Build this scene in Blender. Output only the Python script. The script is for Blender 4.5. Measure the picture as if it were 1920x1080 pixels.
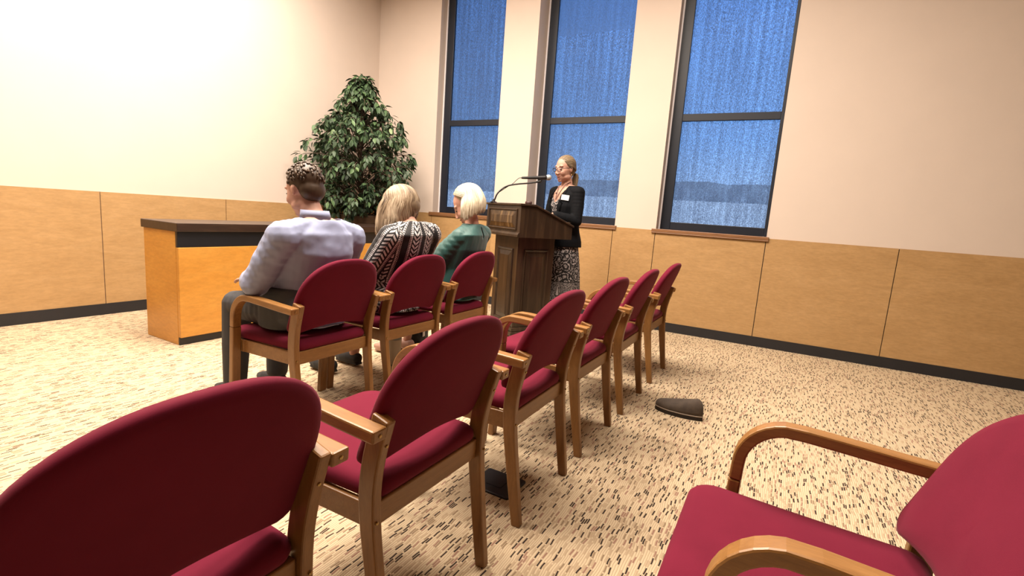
import bpy, bmesh, math, random
import numpy as np
from mathutils import Vector, Matrix, Euler, noise as mnoise
PI = math.pi
random.seed(7)
for o in list(bpy.data.objects):
    bpy.data.objects.remove(o)
SC = bpy.context.scene
COL = SC.collection

# ------------------------------------------------------------------ camera
def make_camera():
    F, PIT, ROLL, YAW, H = 911.3, 0.1501, 0.0715, 0.5008, 1.1506
    fw = Vector((math.cos(YAW)*math.cos(PIT), math.sin(YAW)*math.cos(PIT), -math.sin(PIT)))
    rt = Vector((math.sin(YAW), -math.cos(YAW), 0))
    up = rt.cross(fw)
    c, s = math.cos(ROLL), math.sin(ROLL)
    r2 = rt*c + up*s
    u2 = up*c - rt*s
    cd = bpy.data.cameras.new('camera')
    cd.sensor_fit = 'HORIZONTAL'
    cd.sensor_width = 36.0
    cd.lens = F/1920*36.0
    cd.clip_start = 0.02
    cd.clip_end = 300
    co = bpy.data.objects.new('camera', cd)
    m = Matrix((r2, u2, -fw)).transposed().to_4x4()
    m.translation = Vector((0, 0, H))
    co.matrix_world = m
    COL.objects.link(co)
    SC.camera = co
make_camera()

# ------------------------------------------------------------------ exposure, world, lamps
SC.view_settings.view_transform = 'Standard'
SC.view_settings.look = 'None'
SC.view_settings.exposure = 0.08
SC.view_settings.gamma = 1.0
SC.view_settings.use_curve_mapping = False
SC.cycles.max_bounces = 8
SC.cycles.diffuse_bounces = 5
SC.cycles.transparent_max_bounces = 12

def make_world():
    w = bpy.data.worlds.new('dusk_sky')
    SC.world = w
    w.use_nodes = True
    nt = w.node_tree
    nt.nodes.clear()
    out = nt.nodes.new('ShaderNodeOutputWorld')
    bg = nt.nodes.new('ShaderNodeBackground')
    tc = nt.nodes.new('ShaderNodeTexCoord')
    sp = nt.nodes.new('ShaderNodeSeparateXYZ')
    rp = nt.nodes.new('ShaderNodeValToRGB')
    e = rp.color_ramp.elements
    e[0].position = 0.0
    e[0].color = (0.46, 0.58, 0.76, 1)
    e[1].position = 1.0
    e[1].color = (0.08, 0.16, 0.40, 1)
    k = e.new(0.16)
    k.color = (0.24, 0.45, 0.88, 1)
    k = e.new(0.42)
    k.color = (0.15, 0.31, 0.74, 1)
    nt.links.new(tc.outputs['Generated'], sp.inputs[0])
    nt.links.new(sp.outputs['Z'], rp.inputs['Fac'])
    # the sky is paler towards the west (-Y) than towards the east
    dp = nt.nodes.new('ShaderNodeVectorMath')
    dp.operation = 'DOT_PRODUCT'
    dp.inputs[1].default_value = (0.25, -0.97, 0)
    nt.links.new(tc.outputs['Generated'], dp.inputs[0])
    mr = nt.nodes.new('ShaderNodeMapRange')
    mr.inputs['From Min'].default_value = -0.55
    mr.inputs['From Max'].default_value = 0.15
    mr.inputs['To Min'].default_value = 0.68
    mr.inputs['To Max'].default_value = 2.5
    nt.links.new(dp.outputs['Value'], mr.inputs['Value'])
    nt.links.new(mr.outputs[0], bg.inputs['Strength'])
    nt.links.new(rp.outputs['Color'], bg.inputs['Color'])
    nt.links.new(bg.outputs[0], out.inputs[0])
make_world()

CEIL = 4.25
def outdoor_fill_sun():  # added low sun that brightens the boundary wall and hills outside
    l = bpy.data.lights.new('outdoor_fill_sun', 'SUN')
    l.energy = 5.0
    l.angle = math.radians(4)
    l.color = (0.86, 0.92, 1.0)
    o = bpy.data.objects.new('outdoor_fill_sun', l)
    o.rotation_euler = Vector((0.52, 0.83, -0.30)).to_track_quat('-Z', 'Y').to_euler()
    o.location = (-10, -14, 9)
    COL.objects.link(o)
outdoor_fill_sun()

def lamp(name, x, y, sx, sy, power, col=(1.0, 0.86, 0.72), z=CEIL-0.03):
    l = bpy.data.lights.new(name, 'AREA')
    l.shape = 'RECTANGLE'
    l.size = sx
    l.size_y = sy
    l.energy = power
    l.color = col
    l.spread = math.radians(172)
    o = bpy.data.objects.new(name, l)
    o.location = (x, y, z)
    COL.objects.link(o)
    return o
lamp('ceiling_lamp', 2.7, 0.7, 1.2, 1.2, 170)
lamp('ceiling_lamp', 2.6, 2.4, 1.2, 1.2, 125)
lamp('ceiling_lamp', 1.0, 2.5, 1.2, 1.2, 225)
lamp('ceiling_lamp', 2.7, 3.9, 1.2, 1.2, 150)
lamp('ceiling_lamp', 0.6, 4.2, 1.2, 1.2, 65)

# ------------------------------------------------------------------ materials
class X:
    """small expression helper over Math nodes"""
    def __init__(s, nt, v):
        s.nt = nt
        s.v = v
    def _op(s, op, *a):
        n = s.nt.nodes.new('ShaderNodeMath')
        n.operation = op
        for i, q in enumerate((s,)+a):
            q = q.v if isinstance(q, X) else q
            if isinstance(q, (int, float)):
                n.inputs[i].default_value = q
            else:
                s.nt.links.new(q, n.inputs[i])
        return X(s.nt, n.outputs[0])
    def __add__(s, o): return s._op('ADD', o)
    def __sub__(s, o): return s._op('SUBTRACT', o)
    def __mul__(s, o): return s._op('MULTIPLY', o)
    def __truediv__(s, o): return s._op('DIVIDE', o)
    def lt(s, o): return s._op('LESS_THAN', o)
    def gt(s, o): return s._op('GREATER_THAN', o)
    def floor(s): return s._op('FLOOR')
    def fract(s): return s._op('FRACT')
    def abs(s): return s._op('ABSOLUTE')
    def sin(s): return s._op('SINE')
    def mx(s, o): return s._op('MAXIMUM', o)
    def mn(s, o): return s._op('MINIMUM', o)

def new_mat(name):
    m = bpy.data.materials.new(name)
    m.use_nodes = True
    nt = m.node_tree
    b = nt.nodes['Principled BSDF']
    return m, nt, b

def coord(nt, kind='Object', scale=(1, 1, 1)):
    tc = nt.nodes.new('ShaderNodeTexCoord')
    mp = nt.nodes.new('ShaderNodeMapping')
    mp.inputs['Scale'].default_value = scale
    nt.links.new(tc.outputs[kind], mp.inputs['Vector'])
    return mp.outputs[0]

def noise_tex(nt, vec, scale, detail=3, rough=0.55, dist=0.0):
    n = nt.nodes.new('ShaderNodeTexNoise')
    n.inputs['Scale'].default_value = scale
    n.inputs['Detail'].default_value = detail
    n.inputs['Roughness'].default_value = rough
    n.inputs['Distortion'].default_value = dist
    nt.links.new(vec, n.inputs['Vector'])
    return n.outputs['Fac']

def ramp(nt, fac, stops, interp='LINEAR'):
    r = nt.nodes.new('ShaderNodeValToRGB')
    r.color_ramp.interpolation = interp
    e = r.color_ramp.elements
    e[0].position, e[0].color = stops[0][0], (*stops[0][1], 1)
    e[1].position, e[1].color = stops[-1][0], (*stops[-1][1], 1)
    for p, c in stops[1:-1]:
        k = e.new(p)
        k.color = (*c, 1)
    nt.links.new(fac.v if isinstance(fac, X) else fac, r.inputs['Fac'])
    return r.outputs['Color']

def mixc(nt, fac, a, b):
    n = nt.nodes.new('ShaderNodeMix')
    n.data_type = 'RGBA'
    def put(sock, q):
        q = q.v if isinstance(q, X) else q
        if isinstance(q, tuple):
            sock.default_value = (*q, 1)
        elif isinstance(q, (int, float)):
            sock.default_value = q
        else:
            nt.links.new(q, sock)
    put(n.inputs['Factor'], fac)
    put(n.inputs['A'], a)
    put(n.inputs['B'], b)
    return n.outputs['Result']

def bump(nt, b, height, strength=0.3, dist=0.002):
    n = nt.nodes.new('ShaderNodeBump')
    n.inputs['Strength'].default_value = strength
    n.inputs['Distance'].default_value = dist
    nt.links.new(height.v if isinstance(height, X) else height, n.inputs['Height'])
    nt.links.new(n.outputs[0], b.inputs['Normal'])

def s2l(r, g, b):
    f = lambda c: (c/255/12.92) if c/255 < 0.04045 else ((c/255+0.055)/1.055)**2.4
    return (f(r), f(g), f(b))

KA = 0.74
def sc(*c):
    return tuple(q*KA for q in c)

def plain(name, col, rough=0.6, metal=0.0, var=0.08, vscale=12, bmp=0.0, bscale=120, sheen=0.0, spec=0.5, stretch=(1, 1, 1), tint=(1, 1, 1), k=None):
    col = tuple(q*(KA if k is None else k) for q in col)
    m, nt, b = new_mat(name)
    v = coord(nt, 'Object', stretch)
    n = noise_tex(nt, v, vscale)
    lo = tuple(max(0, c*(1-var)) for c in col)
    hi = tuple(min(1, c*(1+var)) for c in col)
    nt.links.new(ramp(nt, n, [(0.3, lo), (0.7, hi)]), b.inputs['Base Color'])
    b.inputs['Roughness'].default_value = rough
    b.inputs['Metallic'].default_value = metal
    b.inputs['Specular IOR Level'].default_value = spec
    if sheen:
        b.inputs['Sheen Weight'].default_value = sheen
        b.inputs['Sheen Roughness'].default_value = 0.4
        b.inputs['Sheen Tint'].default_value = (*tint, 1)
        b.inputs['Specular Tint'].default_value = (*tint, 1)
    if bmp:
        bump(nt, b, noise_tex(nt, v, bscale, 2), bmp, 0.001)
    return m

def wood(name, dark, mid, light, scale=(14, 14, 1.2), rough=0.38, contrast=(0.25, 0.5, 0.78), fig=0.6):
    dark, mid, light = sc(*dark), sc(*mid), sc(*light)
    m, nt, b = new_mat(name)
    v = coord(nt, 'Object', scale)
    n = noise_tex(nt, v, 2.2, 5, 0.6, fig)
    c = ramp(nt, n, [(contrast[0], dark), (contrast[1], mid), (contrast[2], light)])
    v2 = coord(nt, 'Object', tuple(s*5 for s in scale))
    g = noise_tex(nt, v2, 3.0, 3, 0.7)
    g2 = ramp(nt, g, [(0.35, (0.72, 0.72, 0.72)), (0.65, (1, 1, 1))])
    mm = nt.nodes.new('ShaderNodeMix')
    mm.data_type = 'RGBA'
    mm.blend_type = 'MULTIPLY'
    mm.inputs['Factor'].default_value = 0.55
    nt.links.new(c, mm.inputs['A'])
    nt.links.new(g2, mm.inputs['B'])
    nt.links.new(mm.outputs['Result'], b.inputs['Base Color'])
    b.inputs['Roughness'].default_value = rough
    bump(nt, b, g, 0.08, 0.001)
    return m

M = {}
M['wall'] = plain('cream_paint', (0.785, 0.668, 0.58), 0.85, var=0.015, vscale=3, bmp=0.05, bscale=220)
M['rear_dark'] = plain('dark_rear_finish', (0.16, 0.10, 0.065), 0.9, var=0.1)  # dark finish added on the unseen rear walls to cut bounced light
M['ceiling'] = plain('ceiling_white', (0.88, 0.83, 0.76), 0.9, var=0.02, k=1.0)
M['panel'] = wood('maple_panel', (0.52, 0.31, 0.13), (0.58, 0.355, 0.155), (0.64, 0.40, 0.185), (1.2, 1.2, 5), 0.4, (0.2, 0.5, 0.8), 0.9)
M['sill'] = wood('sill_wood', (0.22, 0.10, 0.04), (0.30, 0.14, 0.06), (0.38, 0.19, 0.085), (12, 1.2, 12), 0.4)
M['base'] = plain('black_vinyl_base', (0.018, 0.018, 0.022), 0.5, var=0.1)
M['frame'] = plain('dark_bronze_frame', (0.009, 0.013, 0.024), 0.45, var=0.08, spec=0.4)
M['white_edge'] = plain('white_edge_strip', (0.90, 0.88, 0.93), 0.5, var=0.02)
M['chairwood'] = wood('honey_beech', (0.245, 0.108, 0.028), (0.33, 0.155, 0.045), (0.42, 0.21, 0.068), (16, 16, 2.0), 0.36, (0.22, 0.5, 0.8), 0.4)
M['armwood'] = wood('honey_beech_arm', (0.265, 0.118, 0.031), (0.36, 0.172, 0.05), (0.45, 0.228, 0.075), (16, 2.0, 16), 0.34, (0.22, 0.5, 0.8), 0.4)
M['railwood'] = wood('honey_beech_rail', (0.245, 0.108, 0.028), (0.33, 0.155, 0.045), (0.42, 0.21, 0.068), (2.0, 16, 16), 0.38, (0.22, 0.5, 0.8), 0.4)
M['burgundy'] = plain('burgundy_cloth', (0.122, 0.0098, 0.0255), 0.85, var=0.10, vscale=5, bmp=0.2, bscale=700, sheen=0.12, spec=0.12, k=1.0, tint=(1.0, 0.46, 0.53))
M['brass'] = plain('brass_bolt', (0.55, 0.38, 0.16), 0.3, metal=1.0)
M['walnut'] = wood('walnut', (0.021, 0.012, 0.007), (0.050, 0.029, 0.017), (0.115, 0.070, 0.036), (9, 9, 0.9), 0.33, (0.25, 0.52, 0.85), 0.7)
M['walnut_fig'] = wood('walnut_figured', (0.03, 0.016, 0.008), (0.075, 0.042, 0.020), (0.30, 0.19, 0.085), (13, 13, 0.7), 0.28, (0.3, 0.52, 0.75), 0.5)
M['black_plastic'] = plain('black_plastic', (0.012, 0.012, 0.014), 0.45, var=0.1)
M['black_metal'] = plain('black_metal', (0.010, 0.009, 0.010), 0.35, var=0.1)
M['grille'] = plain('steel_mesh', (0.50, 0.53, 0.54), 0.45, metal=0.35, bmp=0.5, bscale=900)
M['skin'] = plain('skin', (0.60, 0.335, 0.25), 0.55, var=0.07, vscale=18, spec=0.35)
M['skin_pale'] = plain('skin_pink', (0.68, 0.37, 0.28), 0.55, var=0.08, vscale=18, spec=0.35)
M['lips'] = plain('lips', (0.50, 0.19, 0.17), 0.45)
M['eye'] = plain('eye_lash', (0.03, 0.02, 0.018), 0.5)
M['mouth'] = plain('mouth_dark', (0.12, 0.03, 0.03), 0.6)
M['blazer'] = plain('black_blazer', (0.0032, 0.004, 0.006), 0.85, var=0.15, vscale=9, bmp=0.2, bscale=500, spec=0.15)
M['white'] = plain('white_plastic', (0.85, 0.85, 0.88), 0.4, var=0.02)
M['blueshirt'] = plain('pale_blue_shirt', (0.34, 0.39, 0.60), 0.75, var=0.03, vscale=8, bmp=0.1, bscale=600, sheen=0.1)
M['black_cloth'] = plain('black_cloth', (0.012, 0.012, 0.014), 0.8, var=0.1, sheen=0.1)
M['grey_trouser'] = plain('charcoal_trousers', (0.05, 0.052, 0.06), 0.8, var=0.1)
M['nude'] = plain('nude_leather', (0.50, 0.30, 0.24), 0.45, var=0.06)
M['suede'] = plain('brown_suede', (0.085, 0.062, 0.046), 0.85, var=0.2, vscale=30, bmp=0.3, bscale=500, sheen=0.2)
M['sole'] = plain('dark_sole', (0.022, 0.015, 0.012), 0.7)
M['welt'] = plain('pale_welt', (0.42, 0.34, 0.27), 0.6)
M['tumbler'] = plain('cream_enamel', (0.55, 0.48, 0.37), 0.4, var=0.03)
M['tumbler_band'] = plain('grey_band', (0.24, 0.25, 0.24), 0.4)
M['desk_black'] = plain('black_laminate', (0.010, 0.011, 0.015), 0.35, var=0.1)
M['desk_edge'] = wood('dark_edge', (0.025, 0.014, 0.010), (0.045, 0.024, 0.016), (0.07, 0.04, 0.025), (1.5, 14, 14), 0.3)
M['desk_wood'] = wood('orange_maple', (0.66, 0.29, 0.045), (0.74, 0.345, 0.06), (0.80, 0.40, 0.08), (1.2, 1.2, 4), 0.35, (0.2, 0.5, 0.8))
M['bark'] = wood('ficus_bark', (0.05, 0.028, 0.016), (0.085, 0.05, 0.03), (0.14, 0.09, 0.055), (20, 20, 5), 0.8)
M['basket'] = plain('brown_basket', (0.085, 0.045, 0.022), 0.7, var=0.4, vscale=9, bmp=0.6, bscale=60, stretch=(1, 1, 6))
M['soil'] = plain('dark_soil', (0.03, 0.02, 0.014), 0.95, var=0.3, vscale=60)
M['plate'] = plain('navy_floor_plate', (0.008, 0.010, 0.020), 0.5, var=0.2, vscale=40)
M['case'] = plain('oxblood_case', (0.055, 0.014, 0.012), 0.4)
M['pave'] = plain('pale_paving', (0.66, 0.68, 0.70), 0.9, var=0.1, vscale=0.5, k=1.0)
M['hedge'] = plain('hazed_hedge', (0.40, 0.44, 0.46), 0.95, var=0.3, vscale=0.6, k=1.0)  # distance haze put into the colour, so paler and greyer than foliage
M['farwall'] = plain('pale_block', (0.86, 0.88, 0.86), 0.9, var=0.12, vscale=1.2, k=1.0)

def mat_carpet():
    m, nt, b = new_mat('loop_carpet')
    tc = nt.nodes.new('ShaderNodeTexCoord')
    wn = noise_tex(nt, tc.outputs['Object'], 9.0, 2)
    sp = nt.nodes.new('ShaderNodeSeparateXYZ')
    nt.links.new(tc.outputs['Object'], sp.inputs[0])
    x = X(nt, sp.outputs['X'])
    y = X(nt, sp.outputs['Y']) + X(nt, wn)*0.020
    ry = y/0.0078
    row = ry.floor()
    def white(a, bb=None):
        n = nt.nodes.new('ShaderNodeTexWhiteNoise')
        n.noise_dimensions = '2D'
        c = nt.nodes.new('ShaderNodeCombineXYZ')
        nt.links.new(a.v, c.inputs[0])
        if bb is not None:
            nt.links.new(bb.v, c.inputs[1])
        nt.links.new(c.outputs[0], n.inputs['Vector'])
        return X(nt, n.outputs['Value'])
    u = x/0.043 + white(row)*7.0
    cell = u.floor()
    h = white(cell, row)
    fu = (u.fract()-0.5).abs()
    fr = (ry.fract()-0.5).abs()
    dash = fu.lt(0.42)*fr.lt(0.33)
    cream, tan = (0.5328, 0.4284, 0.2916), (0.4104, 0.3132, 0.2052)
    base = mixc(nt, fr.gt(0.38), cream, (0.3600, 0.2736, 0.1764))  # shade between the loop rows put into the colour as darker gap lines
    dc = ramp(nt, h, [(0.0, cream), (0.50, tan), (0.70, (0.2376, 0.1692, 0.1080)), (0.80, (0.2736, 0.1548, 0.1152)), (0.86, (0.0324, 0.0216, 0.0187))], 'CONSTANT')
    col = mixc(nt, dash, base, dc)
    nt.links.new(col, b.inputs['Base Color'])
    b.inputs['Roughness'].default_value = 0.95
    b.inputs['Specular IOR Level'].default_value = 0.1
    ht = X(nt, noise_tex(nt, tc.outputs['Object'], 420, 2))*0.4 - fr*1.2
    bump(nt, b, ht, 0.5, 0.004)
    return m
M['carpet'] = mat_carpet()

def mat_shade(name, tint, weave, lift):
    """woven solar shade: threads with gaps one sees through"""
    m, nt, b = new_mat(name)
    nt.nodes.remove(b)
    out = nt.nodes['Material Output']
    v1 = coord(nt, 'Object', (210, 210, 45))
    v2 = coord(nt, 'Object', (70, 70, 230))
    v3 = coord(nt, 'Object', (26, 26, 0.9))
    a = X(nt, noise_tex(nt, v1, 1.0, 2))
    c = X(nt, noise_tex(nt, v2, 1.0, 2))
    d = X(nt, noise_tex(nt, v3, 1.0, 3))
    t = ((a-0.5)*1.25 + (c-0.5)*0.95)*weave + (d-0.5)*(weave*0.6) + lift
    t = t.mx(0.05).mn(1.0)
    tr = nt.nodes.new('ShaderNodeBsdfTransparent')
    tr.inputs['Color'].default_value = (*tint, 1)
    df = nt.nodes.new('ShaderNodeBsdfDiffuse')
    df.inputs['Color'].default_value = (0.035, 0.045, 0.075, 1)
    tl = nt.nodes.new('ShaderNodeBsdfTranslucent')
    tl.inputs['Color'].default_value = (0.10, 0.12, 0.16, 1)
    ad = nt.nodes.new('ShaderNodeAddShader')
    nt.links.new(df.outputs[0], ad.inputs[0])
    nt.links.new(tl.outputs[0], ad.inputs[1])
    mx = nt.nodes.new('ShaderNodeMixShader')
    nt.links.new(t.v, mx.inputs[0])
    nt.links.new(ad.outputs[0], mx.inputs[1])
    nt.links.new(tr.outputs[0], mx.inputs[2])
    nt.links.new(mx.outputs[0], out.inputs['Surface'])
    return m
M['shade'] = mat_shade('woven_shade', (0.84, 0.88, 0.92), 0.85, 0.58)
M['shade_fine'] = mat_shade('fine_woven_shade', (0.84, 0.88, 0.92), 0.30, 0.56)

def mat_glass():
    m, nt, b = new_mat('window_glass')
    nt.nodes.remove(b)
    out = nt.nodes['Material Output']
    tr = nt.nodes.new('ShaderNodeBsdfTransparent')
    tr.inputs['Color'].default_value = (0.93, 0.96, 0.97, 1)
    gl = nt.nodes.new('ShaderNodeBsdfGlossy')
    gl.inputs['Roughness'].default_value = 0.03
    fr = nt.nodes.new('ShaderNodeFresnel')
    fr.inputs['IOR'].default_value = 1.12
    mx = nt.nodes.new('ShaderNodeMixShader')
    nt.links.new(fr.outputs[0], mx.inputs[0])
    nt.links.new(tr.outputs[0], mx.inputs[1])
    nt.links.new(gl.outputs[0], mx.inputs[2])
    nt.links.new(mx.outputs[0], out.inputs['Surface'])
    return m
M['glass'] = mat_glass()

def uvxy(nt):
    tc = nt.nodes.new('ShaderNodeTexCoord')
    sp = nt.nodes.new('ShaderNodeSeparateXYZ')
    nt.links.new(tc.outputs['UV'], sp.inputs[0])
    return tc.outputs['UV'], X(nt, sp.outputs['X']), X(nt, sp.outputs['Y'])

def mat_chevron():
    """black cloth with white leaf stripes between ladder stripes (u, v in metres)"""
    m, nt, b = new_mat('chevron_print')
    uv, u, v = uvxy(nt)
    P = 0.138
    w = ((u/P).fract()-0.5)*P
    a = w.abs()
    leaf = a.lt(0.0245)*((v - a*0.9)/0.0270).fract().lt(0.52)*a.gt(0.0016)
    lad = (a-0.0375).abs().lt(0.0055)*(v/0.0105).fract().lt(0.70)
    lad2 = (a-0.0480).abs().lt(0.0018)*(v/0.0100).fract().lt(0.6)
    k = leaf.mx(lad).mx(lad2)
    nt.links.new(mixc(nt, k, (0.008, 0.008, 0.010), (0.56, 0.54, 0.55)), b.inputs['Base Color'])
    b.inputs['Roughness'].default_value = 0.8
    bump(nt, b, noise_tex(nt, coord(nt, 'Object'), 26, 2), 0.35, 0.01)
    return m
M['chevron'] = mat_chevron()

def mat_teal():
    m, nt, b = new_mat('teal_swiss_dot')
    uv, u, v = uvxy(nt)
    r = (v/0.030)
    odd = (r.floor()*0.5).fract()
    fu = ((u/0.034 + odd).fract()-0.5)*0.034
    fv = (r.fract()-0.5)*0.030
    dot = (fu*fu + fv*fv).lt(0.0000045)
    n = noise_tex(nt, coord(nt, 'Object'), 9, 3)
    base = ramp(nt, n, [(0.3, (0.006, 0.052, 0.048)), (0.7, (0.009, 0.078, 0.071))])
    nt.links.new(mixc(nt, dot, base, (0.018, 0.11, 0.10)), b.inputs['Base Color'])
    b.inputs['Roughness'].default_value = 0.55
    b.inputs['Sheen Weight'].default_value = 0.25
    bump(nt, b, noise_tex(nt, coord(nt, 'Object', (1, 1, 0.35)), 20, 3, 0.5, 0.8), 0.18, 0.02)
    return m
M['teal'] = mat_teal()

def mat_paisley():
    """black skirt: white sprigs above, a grey band of drops and scrolls below (v = height in metres)"""
    m, nt, b = new_mat('paisley_print')
    uv, u, v = uvxy(nt)
    def vor(scale, sx=1, sy=1, feat='F1'):
        mp = nt.nodes.new('ShaderNodeMapping')
        mp.inputs['Scale'].default_value = (sx, sy, 1)
        nt.links.new(uv, mp.inputs['Vector'])
        dn = nt.nodes.new('ShaderNodeTexNoise')
        dn.inputs['Scale'].default_value = 40
        nt.links.new(uv, dn.inputs['Vector'])
        ad = nt.nodes.new('ShaderNodeVectorMath')
        ad.operation = 'MULTIPLY_ADD'
        ad.inputs[1].default_value = (0.03, 0.03, 0)
        nt.links.new(dn.outputs['Color'], ad.inputs[0])
        nt.links.new(mp.outputs[0], ad.inputs[2])
        t = nt.nodes.new('ShaderNodeTexVoronoi')
        t.voronoi_dimensions = '2D'
        t.feature = feat
        t.inputs['Scale'].default_value = scale
        nt.links.new(ad.outputs[0], t.inputs['Vector'])
        return X(nt, t.outputs['Distance'])
    n = X(nt, noise_tex(nt, uv, 34, 2))
    n2 = X(nt, noise_tex(nt, uv, 80, 2))
    d1 = vor(15)
    sprig = ((d1*19 + n*9).sin().gt(0.45))*n2.gt(0.44)
    dotw = d1.lt(0.10)
    top = sprig.mx(dotw)*0.75
    scroll = ((n*42).sin().gt(0.2))*0.46 + n2*0.06
    # large white drops with a dark outline in the lower band
    fu = ((u/0.115).fract()-0.5)*0.115
    y0 = v-0.49
    tt = (X(nt, -0.030)-y0).mx(0.0)/0.032
    rnd = (X(nt, 1.0)-tt*tt).mx(0.0)._op('SQRT')
    tap = (X(nt, 0.050)-y0).mx(0.0)._op('POWER', 1.2)*0.36
    dr = fu.abs()/(tap.mn(0.019)*rnd+0.0005)
    inside = dr.lt(1.0)*y0.gt(-0.065)*y0.lt(0.050)
    core = dr.lt(0.62)*y0.gt(-0.052)*y0.lt(0.035)
    low = scroll*(X(nt, 1.0)-inside) + core*0.72
    band = v.lt(0.565)
    k = top*(X(nt, 1.0)-band) + low*band
    # dark seam between the two zones
    seam = (v-0.565).abs().lt(0.004)
    k = k*(X(nt, 1.0)-seam)
    nt.links.new(mixc(nt, k, (0.008, 0.008, 0.010), (0.48, 0.44, 0.44)), b.inputs['Base Color'])
    b.inputs['Roughness'].default_value = 0.85
    return m
M['paisley'] = mat_paisley()

def mat_hair(name, dark, mid, light):
    m, nt, b = new_mat(name)
    at = nt.nodes.new('ShaderNodeAttribute')
    at.attribute_name = 'tone'
    v = coord(nt, 'Object', (160, 160, 20))
    n = X(nt, noise_tex(nt, v, 1.0, 3))
    k = X(nt, at.outputs['Fac']) + (n-0.5)*0.5
    nt.links.new(ramp(nt, k, [(0.05, sc(*dark)), (0.45, sc(*mid)), (0.9, sc(*light))]), b.inputs['Base Color'])
    b.inputs['Roughness'].default_value = 0.42
    b.inputs['Specular IOR Level'].default_value = 0.35
    return m
M['hair_ash'] = mat_hair('ash_blonde_hair', (0.075, 0.050, 0.032), (0.30, 0.215, 0.135), (0.60, 0.49, 0.35))
M['hair_plat'] = mat_hair('platinum_hair', (0.32, 0.25, 0.15), (0.70, 0.61, 0.44), (0.86, 0.81, 0.66))
M['hair_dark'] = mat_hair('dark_blonde_hair', (0.085, 0.055, 0.032), (0.22, 0.155, 0.090), (0.44, 0.34, 0.215))
M['hair_brown'] = mat_hair('brown_hair', (0.03, 0.018, 0.011), (0.07, 0.042, 0.025), (0.12, 0.075, 0.045))

def mat_leaf():
    m, nt, b = new_mat('ficus_leaf')
    at = nt.nodes.new('ShaderNodeAttribute')
    at.attribute_name = 'tone'
    c = ramp(nt, at.outputs['Fac'], [(0.0, (0.0148, 0.0262, 0.0148)), (0.5, (0.0394, 0.0722, 0.0344)), (0.85, (0.0861, 0.1517, 0.0615)), (1.0, (0.1804, 0.2460, 0.1148))])
    nt.links.new(c, b.inputs['Base Color'])
    b.inputs['Roughness'].default_value = 0.5
    b.inputs['Specular IOR Level'].default_value = 0.3
    return m
M['leaf'] = mat_leaf()

# ------------------------------------------------------------------ mesh helpers
def link(o, parent=None):
    COL.objects.link(o)
    if parent is not None:
        o.parent = parent
    return o

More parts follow.
